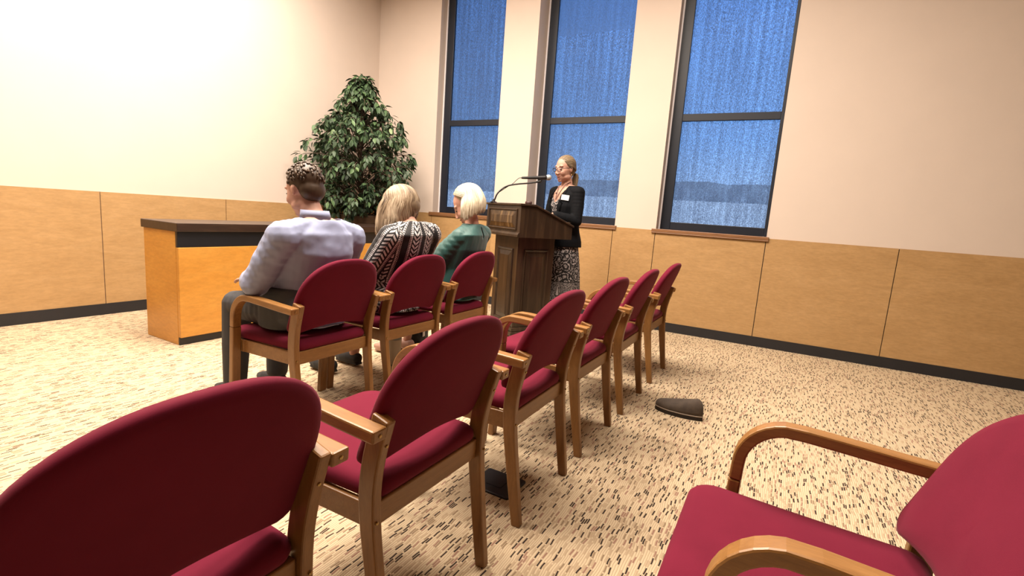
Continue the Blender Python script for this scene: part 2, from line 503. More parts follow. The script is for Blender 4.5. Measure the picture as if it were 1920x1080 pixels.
class MB:
    def __init__(s):
        s.v = []
        s.f = []
    def box(s, a, b):
        (x0, y0, z0), (x1, y1, z1) = a, b
        s.hexa([(x0, y0, z0), (x1, y0, z0), (x1, y1, z0), (x0, y1, z0)], [(x0, y0, z1), (x1, y0, z1), (x1, y1, z1), (x0, y1, z1)])
    def hexa(s, lo, hi):
        k = len(s.v)
        s.v += [tuple(p) for p in lo] + [tuple(p) for p in hi]
        s.f += [(k+3, k+2, k+1, k), (k+4, k+5, k+6, k+7)]
        for i in range(4):
            j = (i+1) % 4
            s.f.append((k+i, k+j, k+4+j, k+4+i))
    def prism(s, poly, vec):
        """poly: 3-D points in order; extruded along vec"""
        k = len(s.v)
        n = len(poly)
        vec = Vector(vec)
        s.v += [tuple(p) for p in poly] + [tuple(Vector(p)+vec) for p in poly]
        s.f += [tuple(k+i for i in reversed(range(n))), tuple(k+n+i for i in range(n))]
        for i in range(n):
            j = (i+1) % n
            s.f.append((k+i, k+j, k+n+j, k+n+i))
    def rings(s, rings, closed=True, caps=True):
        k = len(s.v)
        n = len(rings[0])
        for r in rings:
            s.v += [tuple(p) for p in r]
        for a in range(len(rings)-1):
            for i in range(n if closed else n-1):
                j = (i+1) % n
                s.f.append((k+a*n+i, k+a*n+j, k+(a+1)*n+j, k+(a+1)*n+i))
        if caps:
            s.f.append(tuple(k+i for i in reversed(range(n))))
            e = k+(len(rings)-1)*n
            s.f.append(tuple(e+i for i in range(n)))
    def tube(s, pts, r, n=8, flat=1.0, up=None):
        """tube along points; r: radius or list"""
        pts = [Vector(p) for p in pts]
        rr = r if isinstance(r, (list, tuple)) else [r]*len(pts)
        rings = []
        prev = Vector(up) if up else None
        for i, p in enumerate(pts):
            t = (pts[min(i+1, len(pts)-1)]-pts[max(i-1, 0)]).normalized()
            if prev is None:
                prev = Vector((0, 0, 1)) if abs(t.z) < 0.9 else Vector((1, 0, 0))
            a = (prev - t*prev.dot(t))
            if a.length < 1e-6:
                a = t.orthogonal()
            a.normalize()
            c = t.cross(a)
            prev = a
            rings.append([p + (a*math.cos(q)*flat + c*math.sin(q))*rr[i] for q in (2*PI*j/n for j in range(n))])
        s.rings(rings)
    def sweep_rect(s, pts, w, h, side):
        """rectangular bar along points: w along the side vector, h across it; w, h may be lists"""
        pts = [Vector(p) for p in pts]
        side = Vector(side).normalized()
        rings = []
        for i, p in enumerate(pts):
            t = (pts[min(i+1, len(pts)-1)]-pts[max(i-1, 0)]).normalized()
            sd = (side - t*side.dot(t)).normalized()
            c = t.cross(sd)
            ww = w[i] if isinstance(w, (list, tuple)) else w
            hh = h[i] if isinstance(h, (list, tuple)) else h
            rings.append([p + sd*a*ww/2 + c*b*hh/2 for a, b in ((-1, -1), (1, -1), (1, 1), (-1, 1))])
        s.rings(rings)
    def lathe(s, prof, n=24, c=(0, 0, 0)):
        rings = [[(c[0]+r*math.cos(2*PI*i/n), c[1]+r*math.sin(2*PI*i/n), c[2]+z) for i in range(n)] for r, z in prof]
        s.rings(rings)
    def ell(s, c, r, rot=None, n=14):
        rings = []
        R = rot or Matrix.Identity(3)
        for i in range(1, n):
            th = PI*i/n
            rings.append([Vector(c) + R @ Vector((r[0]*math.sin(th)*math.cos(q), r[1]*math.sin(th)*math.sin(q), -r[2]*math.cos(th))) for q in (2*PI*j/(2*n) for j in range(2*n))])
        s.rings(rings)
    def mesh(s, name):
        me = bpy.data.meshes.new(name)
        me.from_pydata([tuple(p) for p in s.v], [], s.f)
        bm = bmesh.new()
        bm.from_mesh(me)
        bmesh.ops.recalc_face_normals(bm, faces=bm.faces)
        bm.to_mesh(me)
        bm.free()
        return me
    def build(s, name, mat, parent=None, smooth=False, bevel=0.0, subsurf=0, seg=2, angle=0.6):
        me = s.mesh(name)
        me.materials.append(mat)
        o = bpy.data.objects.new(name, me)
        link(o, parent)
        if smooth or subsurf:
            for p in me.polygons:
                p.use_smooth = True
        if bevel:
            b = o.modifiers.new('edge', 'BEVEL')
            b.width = bevel
            b.segments = seg
            b.limit_method = 'ANGLE'
            b.angle_limit = angle
        if subsurf:
            d = o.modifiers.new('sub', 'SUBSURF')
            d.levels = d.render_levels = subsurf
        return o

def empty(name, loc=(0, 0, 0), rz=0.0):
    o = bpy.data.objects.new(name, None)
    o.empty_display_size = 0.1
    o.location = loc
    o.rotation_euler = (0, 0, rz)
    COL.objects.link(o)
    return o

def tag(o, label, cat=None, group=None, kind=None):
    if label: o['label'] = label
    if cat: o['category'] = cat
    if group: o['group'] = group
    if kind: o['kind'] = kind
    return o

def struct(o):
    o['kind'] = 'structure'
    return o

def copy_tree(o, parent=None):
    c = o.copy()
    COL.objects.link(c)
    c.parent = parent
    for ch in list(o.children):
        copy_tree(ch, c)
    return c

# ------------------------------------------------------------------ the room
PHI, WD = -0.0319, 5.4603
def wp(y, d, z):
    """point on the window wall: y along it, d outwards, z up"""
    return Vector((WD + PHI*y + d, y - PHI*d, z))
def wbox(mb, y0, y1, d0, d1, z0, z1):
    mb.hexa([wp(y0, d0, z0), wp(y0, d1, z0), wp(y1, d1, z0), wp(y1, d0, z0)], [wp(y0, d0, z1), wp(y0, d1, z1), wp(y1, d1, z1), wp(y1, d0, z1)])

YL, YB, XB = 5.262, -7.0, -6.5
SILL, HEAD = 1.095, 4.02
WIN = [(3.217, 4.235), (1.695, 2.772), (0.16, 1.237)]
DREC = 0.14
PIER = (2.772, 3.217)

mb = MB()
mb.box((XB, YB-0.2, -0.1), (5.9, YL+0.3, 0.0))
struct(mb.build('floor', M['carpet']))
mb = MB()
mb.box((XB, YB-0.2, CEIL), (6.0, YL+0.3, CEIL+0.1))
struct(mb.build('ceiling', M['ceiling']))

mb = MB()
TH = 0.34
ys = [YB, WIN[2][0], WIN[2][1], WIN[1][0], WIN[1][1], WIN[0][0], WIN[0][1], YL+0.12]
for a, b in ((0, 1), (2, 3), (6, 7)):
    wbox(mb, ys[a], ys[b], 0, TH, 0, CEIL)
wbox(mb, PIER[0], PIER[1], -0.12, TH, 0, CEIL)
for a, b in WIN:
    wbox(mb, a, b, 0, TH, 0, SILL)
    wbox(mb, a, b, 0, TH, HEAD, CEIL)
struct(mb.build('wall_right', M['wall']))
mb = MB()
mb.box((XB, YL, 0), (5.32, YL+0.12, CEIL))
struct(mb.build('wall_left', M['wall']))
mb = MB()
mb.box((XB, YB-0.12, 0), (5.7, YB, CEIL))
struct(mb.build('wall_back', M['rear_dark']))
mb = MB()
mb.box((XB-0.12, YB-0.12, 0), (XB, YL+0.12, CEIL))
struct(mb.build('wall_rear', M['rear_dark']))

# maple wainscot in panels with dark joints, up to the sill
WZ = 1.092
PD = 0.016
mb = MB()
joints = [YL-0.02, 4.236, 3.217, 2.772, 1.709, 1.237, 0.16, -0.90, -1.96, -3.02, -4.1, -5.2, YB]
for i in range(len(joints)-1):
    a, b = joints[i+1], joints[i]
    off = -0.12 if (a, b) == (PIER[0], PIER[1]) else 0.0
    wbox(mb, a+0.0035, b-0.0035, off-PD, off, 0.10, WZ)
struct(mb.build('trim_1', M['panel']))
mb = MB()
wbox(mb, YB, YL, -0.004, 0.001, 0.10, WZ-0.004)
struct(mb.build('trim_2', M['base']))
mb = MB()
xs = [5.26, 4.2, 3.1, 2.0, 0.9, -0.2, -1.3, -2.4, -3.5, -4.6, XB]
for i in range(len(xs)-1):
    mb.box((xs[i+1]+0.0035, YL-PD, 0.10), (xs[i]-0.0035, YL, WZ))
struct(mb.build('trim_3', M['panel']))
mb = MB()
wbox(mb, YB, PIER[0], -0.022, 0.0, 0, 0.10)
wbox(mb, PIER[1], YL, -0.022, 0.0, 0, 0.10)
wbox(mb, PIER[0]-0.022, PIER[1]+0.022, -0.142, -0.12, 0, 0.10)
struct(mb.build('baseboard_right', M['base']))
mb = MB()
mb.box((XB, YL-0.022, 0), (5.26, YL, 0.10))
struct(mb.build('baseboard_left', M['base']))

for i, (a, b) in enumerate(WIN):
    root = struct(empty('window_%d' % (i+1), wp((a+b)/2, DREC, SILL)))
    off = -root.location
    def sub(name, mbx, mat, bevel=0.0):
        for k, p in enumerate(mbx.v):
            mbx.v[k] = tuple(Vector(p)+off)
        return mbx.build(name, mat, root, bevel=bevel)
    JW, RW, BH = 0.118, 0.03, 0.085
    d0, d1 = DREC, DREC+0.035
    z0 = SILL+0.012
    f = MB()
    wbox(f, b-JW, b, d0, d1, z0, HEAD)
    wbox(f, a, a+RW, d0, d1, z0, HEAD)
    wbox(f, a+RW, b-JW, d0, d1, z0, z0+BH)
    wbox(f, a+RW, b-JW, d0, d1, HEAD-0.08, HEAD)
    wbox(f, a+RW, b-JW, d0, d1, 2.259, 2.334)
    sub('window_frame', f, M['frame'], 0.004)
    g = MB()
    wbox(g, b-0.016, b, d0-0.012, d0, z0, HEAD)  # thin white strip along one side of the frame
    sub('edge_strip', g, M['white_edge'])
    s1 = MB()
    zs = 3.27
    wbox(s1, a+0.01, b-JW+0.02, d1+0.004, d1+0.006, z0+BH-0.03, zs if i == 1 else HEAD)
    sub('shade', s1, M['shade'])
    if i == 1:
        s2 = MB()
        wbox(s2, a+0.01, b-JW+0.02, d1+0.004, d1+0.006, zs, HEAD)
        sub('shade_upper', s2, M['shade_fine'])
    p = MB()
    wbox(p, a+0.005, b-0.01, d1+0.05, d1+0.058, z0, HEAD)
    sub('pane', p, M['glass'])
    st = MB()
    wbox(st, a-0.022, b+0.04, -0.035, DREC+0.02, SILL-0.022, SILL+0.012)
    wbox(st, a-0.022, b+0.04, -0.035, -0.001, SILL-0.034, SILL-0.022)
    sub('window_sill', st, M['sill'], 0.004)

# outside, seen through the woven shades
mb = MB()
mb.box((6.0, -40, -0.6), (120, 120, -0.5))
struct(mb.build('ground', M['pave']))
mb = MB()
mb.box((27, -30, -0.5), (28, 60, 2.5))
tag(struct(mb.build('boundary_wall', M['farwall'])), 'low pale boundary wall outside beyond the shaded windows')
mb = MB()
rng = random.Random(3)
k = 0
y = -40.0
pts = []
while y < 140:
    pts.append((60, y, 6.0 + rng.uniform(-0.15, 0.2) + 0.3*math.sin(y*0.13)))
    y += 2.2
poly = [(60, -40, -0.5)] + pts + [(60, 140, -0.5)]
mb.prism(poly, (6, 0, 0))
tag(struct(mb.build('hills', M['hedge'])), 'hazy wooded rise on the horizon beyond the windows')

# ------------------------------------------------------------------ chairs
def lerp_path(keys, n):
    """Catmull-Rom through keys"""
    keys = [Vector(k) for k in keys]
    out = []
    m = len(keys)-1
    for i in range(n+1):
        t = i/n*m
        k = min(int(t), m-1)
        u = t-k
        p0, p1, p2, p3 = keys[max(k-1, 0)], keys[k], keys[k+1], keys[min(k+2, m)]
        out.append(0.5*((2*p1) + (p2-p0)*u + (2*p0-5*p1+4*p2-p3)*u*u + (3*p1-p0-3*p2+p3)*u**3))
    return out

def make_chair():
    root = empty('meeting_chair')
    # rear legs: a swept post whose top carries the arm and the back
    for s in (-1, 1):
        m = MB()
        pts = lerp_path([(s*0.222, 0.0, 0), (s*0.226, 0.030, 0.20), (s*0.231, 0.055, 0.40), (s*0.235, 0.048, 0.53), (s*0.238, 0.012, 0.672)], 16)
        hh = [0.036 + 0.016*min(1, i/9) for i in range(17)]
        m.sweep_rect(pts, 0.029, hh, (1, 0, 0))
        leg = m.build('leg', M['chairwood'], root, bevel=0.005)
        for y, z in ((0.027, 0.600), (0.050, 0.395)):
            b = MB()
            rr = [[(s*0.235+q*math.cos(t), y-0.021+yy, z+q*math.sin(t)) for t in (2*PI*j/10 for j in range(10))] for q, yy in ((0.0042, 0.0), (0.0042, -0.0035), (0.0022, -0.0045))]
            b.rings(rr)
            b.build('bolt', M['brass'], leg, smooth=False)
    # bentwood arms running down into the front legs
    for s in (-1, 1):
        R = 0.115
        xa = s*0.274
        pts = [(xa, -0.012, 0.645), (xa, 0.10, 0.650), (xa, 0.20, 0.656), (xa, 0.30, 0.661)]
        cy, cz = 0.327, 0.662-R
        for i in range(1, 10):
            q = PI/2 - i*(PI/2)/9
            pts.append((xa, cy+R*math.cos(q), cz+R*math.sin(q)))
        pts.append((xa, cy+R+0.002, 0.50))
        m = MB()
        n = len(pts)
        m.sweep_rect(pts, 0.044, 0.031, (1, 0, 0))
        arm = m.build('armrest', M['armwood'], root, bevel=0.005)
        b = MB()
        b.rings([[(xa+q*math.cos(t), -0.014+yy, 0.645+q*math.sin(t)) for t in (2*PI*j/10 for j in range(10))] for q, yy in ((0.0048, 0.004), (0.0048, 0.0005), (0.0025, -0.0005))])
        b.build('bolt', M['brass'], arm)
        m = MB()
        m.sweep_rect(lerp_path([(xa, cy+R+0.002, 0.5003), (xa, cy+R+0.010, 0.3), (xa, cy+R+0.026, 0.0)], 8), 0.044, [0.031+0.002*i/8 for i in range(9)], (1, 0, 0))
        m.build('leg', M['chairwood'], root, bevel=0.005)
    # seat frame: four rails
    m = MB()
    zt, zb = 0.432, 0.368
    m.box((-0.216, 0.046, zb), (0.216, 0.070, zt))
    m.box((-0.252, 0.412, zb), (0.252, 0.436, zt))
    for s in (-1, 1):
        m.hexa([(s*0.2155, 0.071, zb), (s*0.235, 0.071, zb), (s*0.251, 0.445, zb), (s*0.228, 0.445, zb)], [(s*0.2155, 0.071, zt), (s*0.235, 0.071, zt), (s*0.251, 0.445, zt), (s*0.228, 0.445, zt)])
    m.build('seat_frame', M['railwood'], root, bevel=0.004)
    # padded seat: rounded trapezoid, crowned
    def seat_ring(inset, z, crown=0):
        ring = []
        for (x, y) in outline:
            cx, cy = 0, 0.29
            dx, dy = x-cx, y-cy
            L = math.hypot(dx, dy)
            k = max(0, L-inset)/L
            ring.append((cx+dx*k, cy+dy*k, z))
        return ring
    corners = [(-0.222, 0.048, 0.04), (0.222, 0.048, 0.04), (0.246, 0.545, 0.06), (-0.246, 0.545, 0.06)]
    outline = []
    for i, (x, y, r) in enumerate(corners):
        sx = 1 if x > 0 else -1
        sy = 1 if y > 0.3 else -1
        a0 = {(-1, -1): PI, (1, -1): 1.5*PI, (1, 1): 0, (-1, 1): 0.5*PI}[(sx, sy)]
        for j in range(7):
            q = a0 + j*(PI/2)/6
            outline.append((x - sx*r + r*math.cos(q), y - sy*r + r*math.sin(q)))
        nx, ny, nr = corners[(i+1) % 4]
        x1, y1 = outline[-1]
        q = {0: (corners[1][0]-corners[1][2], corners[1][1]), 1: (corners[2][0], corners[2][1]-corners[2][2]), 2: (corners[3][0]+corners[3][2], corners[3][1]), 3: (corners[0][0], corners[0][1]+corners[0][2])}[i]
        for j in range(1, 5):
            outline.append((x1+(q[0]-x1)*j/5, y1+(q[1]-y1)*j/5))
    m = MB()
    prof = [(0.014, 0.4325), (0.002, 0.436), (-0.003, 0.448), (0.000, 0.463), (0.012, 0.4755), (0.032, 0.482), (0.08, 0.487), (0.15, 0.489), (0.22, 0.489)]
    m.rings([seat_ring(a, z) for a, z in prof])
    m.build('seat', M['burgundy'], root, smooth=True)
    # padded back: arched slab, gently curved, leaning back
    NU = 30
    def back_point(t, k):
        """t 0..1 round the outline (front view), k shrink"""
        return None
    W0 = 0.242
    prof2 = []
    # outline in (x, h): bottom edge arched up a little, rounded bottom corners, arched top
    def arc_top(n=28):
        pts = []
        zc = 0.664
        for i in range(n+1):
            q = PI*i/n
            # superellipse for a full tombstone arch
            c, s = math.cos(q), math.sin(q)
            e = 0.823
            pts.append((W0*math.copysign(abs(c)**e, c), zc + 0.215*abs(s)**e))
        return pts
    top = arc_top()
    rc = 0.045
    z_lo = 0.512
    left_dn = [(-W0, 0.664-(0.664-z_lo-rc)*i/4) for i in (1, 2, 3)]
    bl = [(-W0+rc-rc*math.cos(q)*1.0, z_lo+rc-rc*math.sin(q)) for q in [PI/2*i/5 for i in range(6)]]
    bot = [(-W0+rc+(2*W0-2*rc)*i/10, z_lo + 0.026*math.sin(PI*i/10)) for i in range(1, 10)]
    br = [(W0-rc+rc*math.sin(q), z_lo+rc-rc*math.cos(q)) for q in [PI/2*i/5 for i in range(6)]]
    right_up = [(W0, z_lo+rc+(0.664-z_lo-rc)*i/4) for i in (1, 2, 3)]
    oc = top + left_dn + bl + bot + br + right_up
    cx, cz = 0.0, 0.66
    def ring2(inset, dy):
        r = []
        for x, z in oc:
            dx, dz = x-cx, z-cz
            L = math.hypot(dx, dz)
            k = max(0.0, L-inset)/L
            xx, zz = cx+dx*k, cz+dz*k
            lean = 0.079 - 0.378*(zz-0.53)
            curve = -0.017*(1-(xx/W0)**2) + 0.012
            r.append((xx, lean + curve + dy, zz))
        return r
    m = MB()
    # rear face first, then edge, then padded front
    sl = [(0.19, -0.022), (0.10, -0.022), (0.03, -0.0215), (0.008, -0.019), (0.0, -0.011), (-0.001, 0.0), (0.001, 0.012), (0.009, 0.021), (0.028, 0.027), (0.09, 0.031), (0.19, 0.032)]
    m.rings([ring2(a, d) for a, d in sl])
    m.build('backrest', M['burgundy'], root, smooth=True)
    return root

CH = make_chair()
def put_chair(first, x, y, rz, label, group):
    o = CH if first else copy_tree(CH)
    o.location = (x, y, 0)
    o.rotation_euler = (0, 0, rz)
    tag(o, label, 'chair', group)
    return o
G2, G1 = 'empty burgundy chairs in the middle row', 'burgundy chairs of the front row'
put_chair(True, 1.034, 0.730, -0.012, 'empty burgundy chair whose right rear leg stands just left of the black floor plate', G2)
put_chair(False, 0.372, 0.728, 0.0, 'empty burgundy chair at the near end of its row, farthest from the panelled wall', G2)
put_chair(False, 1.728, 0.734, 0.010, 'empty burgundy chair whose left rear leg stands at the right of the black floor plate', G2)
put_chair(False, 2.372, 0.738, -0.015, 'empty burgundy chair between the one by the floor plate and the last two', G2)
put_chair(False, 3.030, 0.728, 0.005, 'fourth empty burgundy chair, next to the last one by the panelled wall', G2)
put_chair(False, 3.742, 0.722, -0.006, 'last empty burgundy chair of the row, closest to the panelled window wall', G2)
put_chair(False, 1.690, 1.890, 0.0, 'burgundy chair in which the person in the pale blue shirt sits', G1)
put_chair(False, 2.286, 1.887, -0.02, 'burgundy chair in which the woman in the black and white print sits', G1)
put_chair(False, 2.906, 1.893, 0.011, 'burgundy chair in which the woman in the green blouse sits', G1)
put_chair(False, 1.10, -0.414, 0.0, 'burgundy chair behind the row of empty chairs, its seat front seen first', 'burgundy chairs of the rear row')

# ------------------------------------------------------------------ black floor plate
mb = MB()
def rrect(x0, y0, x1, y1, r, z, n=5):
    out = []
    for (cx, cy, a) in ((x1-r, y1-r, 0), (x0+r, y1-r, PI/2), (x0+r, y0+r, PI), (x1-r, y0+r, 1.5*PI)):
        for i in range(n+1):
            q = a+i*(PI/2)/n
            out.append((cx+r*math.cos(q), cy+r*math.sin(q), z))
    return out
mb.rings([rrect(1.621, 0.838, 1.789, 1.03, 0.012, 0.0005), rrect(1.621, 0.838, 1.789, 1.03, 0.012, 0.007), rrect(1.626, 0.843, 1.784, 1.025, 0.010, 0.010)])
pl = mb.build('floor_outlet_plate', M['plate'])
mb = MB()
mb.rings([rrect(1.668, 0.90, 1.742, 0.975, 0.006, 0.0095), rrect(1.668, 0.90, 1.742, 0.975, 0.006, 0.012)])
mb.build('lid', M['plate'], pl)
tag(pl, 'dark square floor outlet plate set in the dashed carpet among the chair legs', 'floor plate')

# ------------------------------------------------------------------ lectern
LT, LX, LY = 1.066, 3.505, 1.887
LW, LD, LF = 0.565, 0.545, 0.144
ZT, ZB, ZK = 1.243, 0.966, 1.092
def lec(lx, ly, z):
    c, s = math.cos(LT), math.sin(LT)
    return Vector((LX+c*lx-s*ly, LY+s*lx+c*ly, z))

def raised_panel(mb_frame, mb_field, o, ux, uz, nrm, w, h, fw=0.016):
    """moulding frame and bevelled field on a face; o = lower corner"""
    o, ux, uz, nrm = Vector(o), Vector(ux), Vector(uz), Vector(nrm)
    def P(u, v, d):
        return o + ux*u + uz*v + nrm*d
    # moulding as rings round the rectangle
    prof = [(0, 0.0), (0.002, 0.008), (0.008, 0.011), (fw, 0.002), (fw, -0.001)]
    rings = [[P(i, i, d), P(w-i, i, d), P(w-i, h-i, d), P(i, h-i, d)] for i, d in prof]
    k = len(mb_frame.v)
    for r in rings:
        mb_frame.v += [tuple(p) for p in r]
    for a in range(len(rings)-1):
        for i in range(4):
            j = (i+1) % 4
            mb_frame.f.append((k+a*4+i, k+a*4+j, k+(a+1)*4+j, k+(a+1)*4+i))
    g = fw+0.004
    rings = [[P(i, i, d), P(w-i, i, d), P(w-i, h-i, d), P(i, h-i, d)] for i, d in ((g, -0.001), (g, 0.002), (g+0.035, 0.010), (g+0.037, 0.012))]
    mb_field.rings(rings)

def make_lectern():
    root = empty('lectern', (LX, LY, 0), LT)
    OX, OY, BW, BD = 0.081, 0.048, 0.385, 0.379
    m = MB()
    m.prism([(0, -0.001, ZB), (0, -0.001, ZT-0.018), (0, -LF, ZT-0.018), (0, -LD, ZK-0.018), (0, -LD, ZB)], (LW, 0, 0))
    m.build('body', M['walnut'], root, bevel=0.003)
    # top board with an overhanging edge, flat in front and sloping to the speaker
    m = MB()
    ov = 0.012
    sl = (ZT-ZK)/(LD-LF)
    m.prism([(-ov, ov, ZT-0.018), (-ov, ov, ZT), (-ov, -LF, ZT), (-ov, -LD-ov, ZK-sl*ov), (-ov, -LD-ov, ZK-0.018-sl*ov), (-ov, -LF, ZT-0.018)], (LW+2*ov, 0, 0))
    m.build('top', M['walnut'], root, bevel=0.005)
    m = MB()
    m.prism([(0.03, -LD-0.002, ZK+0.001), (0.03, -LD-0.002, ZK+0.022), (0.03, -LD+0.012, ZK+0.026), (0.03, -LD+0.014, ZK+0.006)], (LW-0.06, 0, 0))
    m.build('ledge', M['walnut'], root)
    # front: raised figured panel and lower moulding
    fr, fi = MB(), MB()
    raised_panel(fr, fi, (0.045, 0.0, ZB+0.058), (1, 0, 0), (0, 0, 1), (0, 1, 0), LW-0.09, 0.175)
    p = fi.build('front_panel', M['walnut_fig'], root)
    fr.build('panel_moulding', M['walnut'], p)
    m = MB()
    m.prism([(0, 0.0, ZB), (0, 0.016, ZB+0.004), (0, 0.016, ZB+0.022), (0, 0.006, ZB+0.038), (0, 0.0, ZB+0.04)], (LW, 0, 0))
    m.build('moulding', M['walnut'], root)
    # pedestal
    m = MB()
    x0, x1, y1, y0 = OX, OX+BW, -OY, -OY-BD
    m.box((x0, y0, 0.19), (x1, y1, ZB))
    m.build('pedestal', M['walnut'], root, bevel=0.004)
    fr, fi = MB(), MB()
    raised_panel(fr, fi, (x0+0.065, y1, 0.225), (1, 0, 0), (0, 0, 1), (0, 1, 0), BW-0.13, 0.64, 0.02)
    p = fi.build('pedestal_panel', M['walnut'], root)
    fr.build('panel_moulding', M['walnut'], p)
    for (xx, nx, sx) in ((x0, -1, 1), (x1, 1, -1)):
        fr, fi = MB(), MB()
        raised_panel(fr, fi, (xx, y1-0.065, 0.225), (0, -1, 0), (0, 0, 1), (nx, 0, 0), BD-0.13, 0.64, 0.02)
        p = fi.build('pedestal_panel', M['walnut'], root)
        fr.build('panel_moulding', M['walnut'], p)
    m = MB()
    m.box((x0-0.04, y0-0.03, 0.0), (x1+0.04, y1+0.04, 0.115))
    m.box((x0-0.028, y0-0.02, 0.115), (x1+0.028, y1+0.028, 0.155))
    m.box((x0-0.014, y0-0.01, 0.155), (x1+0.014, y1+0.014, 0.19))
    m.build('plinth', M['walnut'], root, bevel=0.006)
    tag(root, 'dark walnut lectern with raised panels, carrying a gooseneck microphone', 'lectern')
    return root
make_lectern()

# gooseneck arm with clip, the microphone it holds, and the small brown case on the lectern top
def make_mic():
    base = Vector((3.735, 2.292, ZT))
    root = empty('gooseneck_stand', base)
    def L(p): return Vector(p)-base
    m = MB()
    m.lathe([(0.030, 0.0), (0.030, 0.006), (0.014, 0.012), (0.010, 0.03)], 20)
    m.build('base', M['black_metal'], root, smooth=False)
    m = MB()
    keys = [(3.735, 2.292, 1.25), (3.743, 2.285, 1.275), (3.755, 2.274, 1.318), (3.782, 2.249, 1.362), (3.823, 2.21, 1.398), (3.888, 2.149, 1.421), (3.961, 2.081, 1.437), (4.034, 2.011, 1.457)]
    m.tube([L(p) for p in lerp_path(keys, 40)], 0.0072, 10)
    m.build('gooseneck', M['black_metal'], root, smooth=True)
    m = MB()
    m.tube([L(p) for p in lerp_path([(4.020, 2.025, 1.455), (4.048, 1.999, 1.466), (4.046, 2.001, 1.478), (4.032, 2.014, 1.487)], 10)], [0.010]*3+[0.013]*8, 10)
    m.build('clip', M['black_plastic'], root, smooth=True)
    tag(root, 'curved black gooseneck stand rising from the lectern top', 'microphone stand')
    a, b = Vector((3.915, 2.125, 1.4795)), Vector((4.105, 1.945, 1.5045))
    d = (b-a).normalized()
    root = empty('microphone', a)
    m = MB()
    L2 = (b-a).length
    m.tube([d*t for t in (0.0, 0.01, 0.06, 0.16, L2-0.045, L2-0.028)], [0.009, 0.0105, 0.0125, 0.015, 0.019, 0.020], 16)
    m.build('handle', M['black_plastic'], root, smooth=True)
    m = MB()
    prof = [(0.0, 0.020), (0.006, 0.024), (0.018, 0.0265), (0.030, 0.0255), (0.042, 0.020), (0.048, 0.012), (0.050, 0.004)]
    m.tube([d*(L2-0.027+t) for t, r in prof], [r for t, r in prof], 20)
    m.build('grille', M['grille'], root, smooth=True)
    m = MB()
    keys = [(3.915, 2.125, 1.4795), (3.897, 2.142, 1.474), (3.877, 2.160, 1.450), (3.860, 2.176, 1.425), (3.825, 2.210, 1.392), (3.79, 2.241, 1.358), (3.766, 2.263, 1.335)]
    m.tube([Vector(p)-a for p in lerp_path(keys, 30)], 0.0028, 8)
    m.build('cable', M['black_plastic'], root, smooth=True)
    tag(root, 'black handheld microphone with a silver grille in front of the speaker', 'microphone')
make_mic()
o = empty('glasses_case', lec(0.075, -0.118, ZT), LT+0.5)
m = MB()
m.rings([[(0.031*k*math.cos(q), 0.020*k*math.sin(q), z*0.8) for q in (2*PI*i/24 for i in range(24))] for k, z in ((0.86, 0.0005), (0.98, 0.006), (1.0, 0.014), (0.97, 0.018))])
m.build('body', M['case'], o, smooth=True)
m = MB()
m.rings([[(0.031*k*math.cos(q), 0.020*k*math.sin(q), z*0.8) for q in (2*PI*i/24 for i in range(24))] for k, z in ((0.99, 0.0185), (0.97, 0.024), (0.82, 0.030), (0.4, 0.033))])
m.build('lid', M['case'], o, smooth=True)
tag(o, 'small rounded dark red case lying on the flat edge of the lectern top', 'case')

# ------------------------------------------------------------------ desk in front of the plant
def make_desk():
    x0, x1, y0, y1 = 1.9, 4.28, 3.82, 4.34
    root = empty('council_desk', ((x0+x1)/2, (y0+y1)/2, 0))
    o = root.location
    def b(name, a, c, mat, bevel=0.004):
        m = MB()
        m.box(tuple(Vector(a)-o), tuple(Vector(c)-o))
        return m.build(name, mat, root, bevel=bevel)
    b('top', (x0, y0, 0.855), (x1, y1, 0.918), M['desk_edge'])
    b('apron', (x0+0.01, y0+0.02, 0.738), (x1-0.01, y0+0.05, 0.855), M['desk_black'])
    b('front_panel', (x0+0.01, y0+0.012, 0.06), (x1-0.01, y0+0.045, 0.738), M['desk_wood'])
    b('side_panel', (x0+0.01, y0+0.05, 0.0), (x0+0.04, y1-0.02, 0.855), M['desk_wood'])
    b('side_panel', (x1-0.04, y0+0.05, 0.0), (x1-0.01, y1-0.02, 0.855), M['desk_wood'])
    b('kickboard', (x0+0.01, y0+0.03, 0.0), (x1-0.01, y0+0.05, 0.06), M['desk_black'])
    tag(root, 'desk with black top edge and orange wood front before the ficus tree', 'desk')
make_desk()

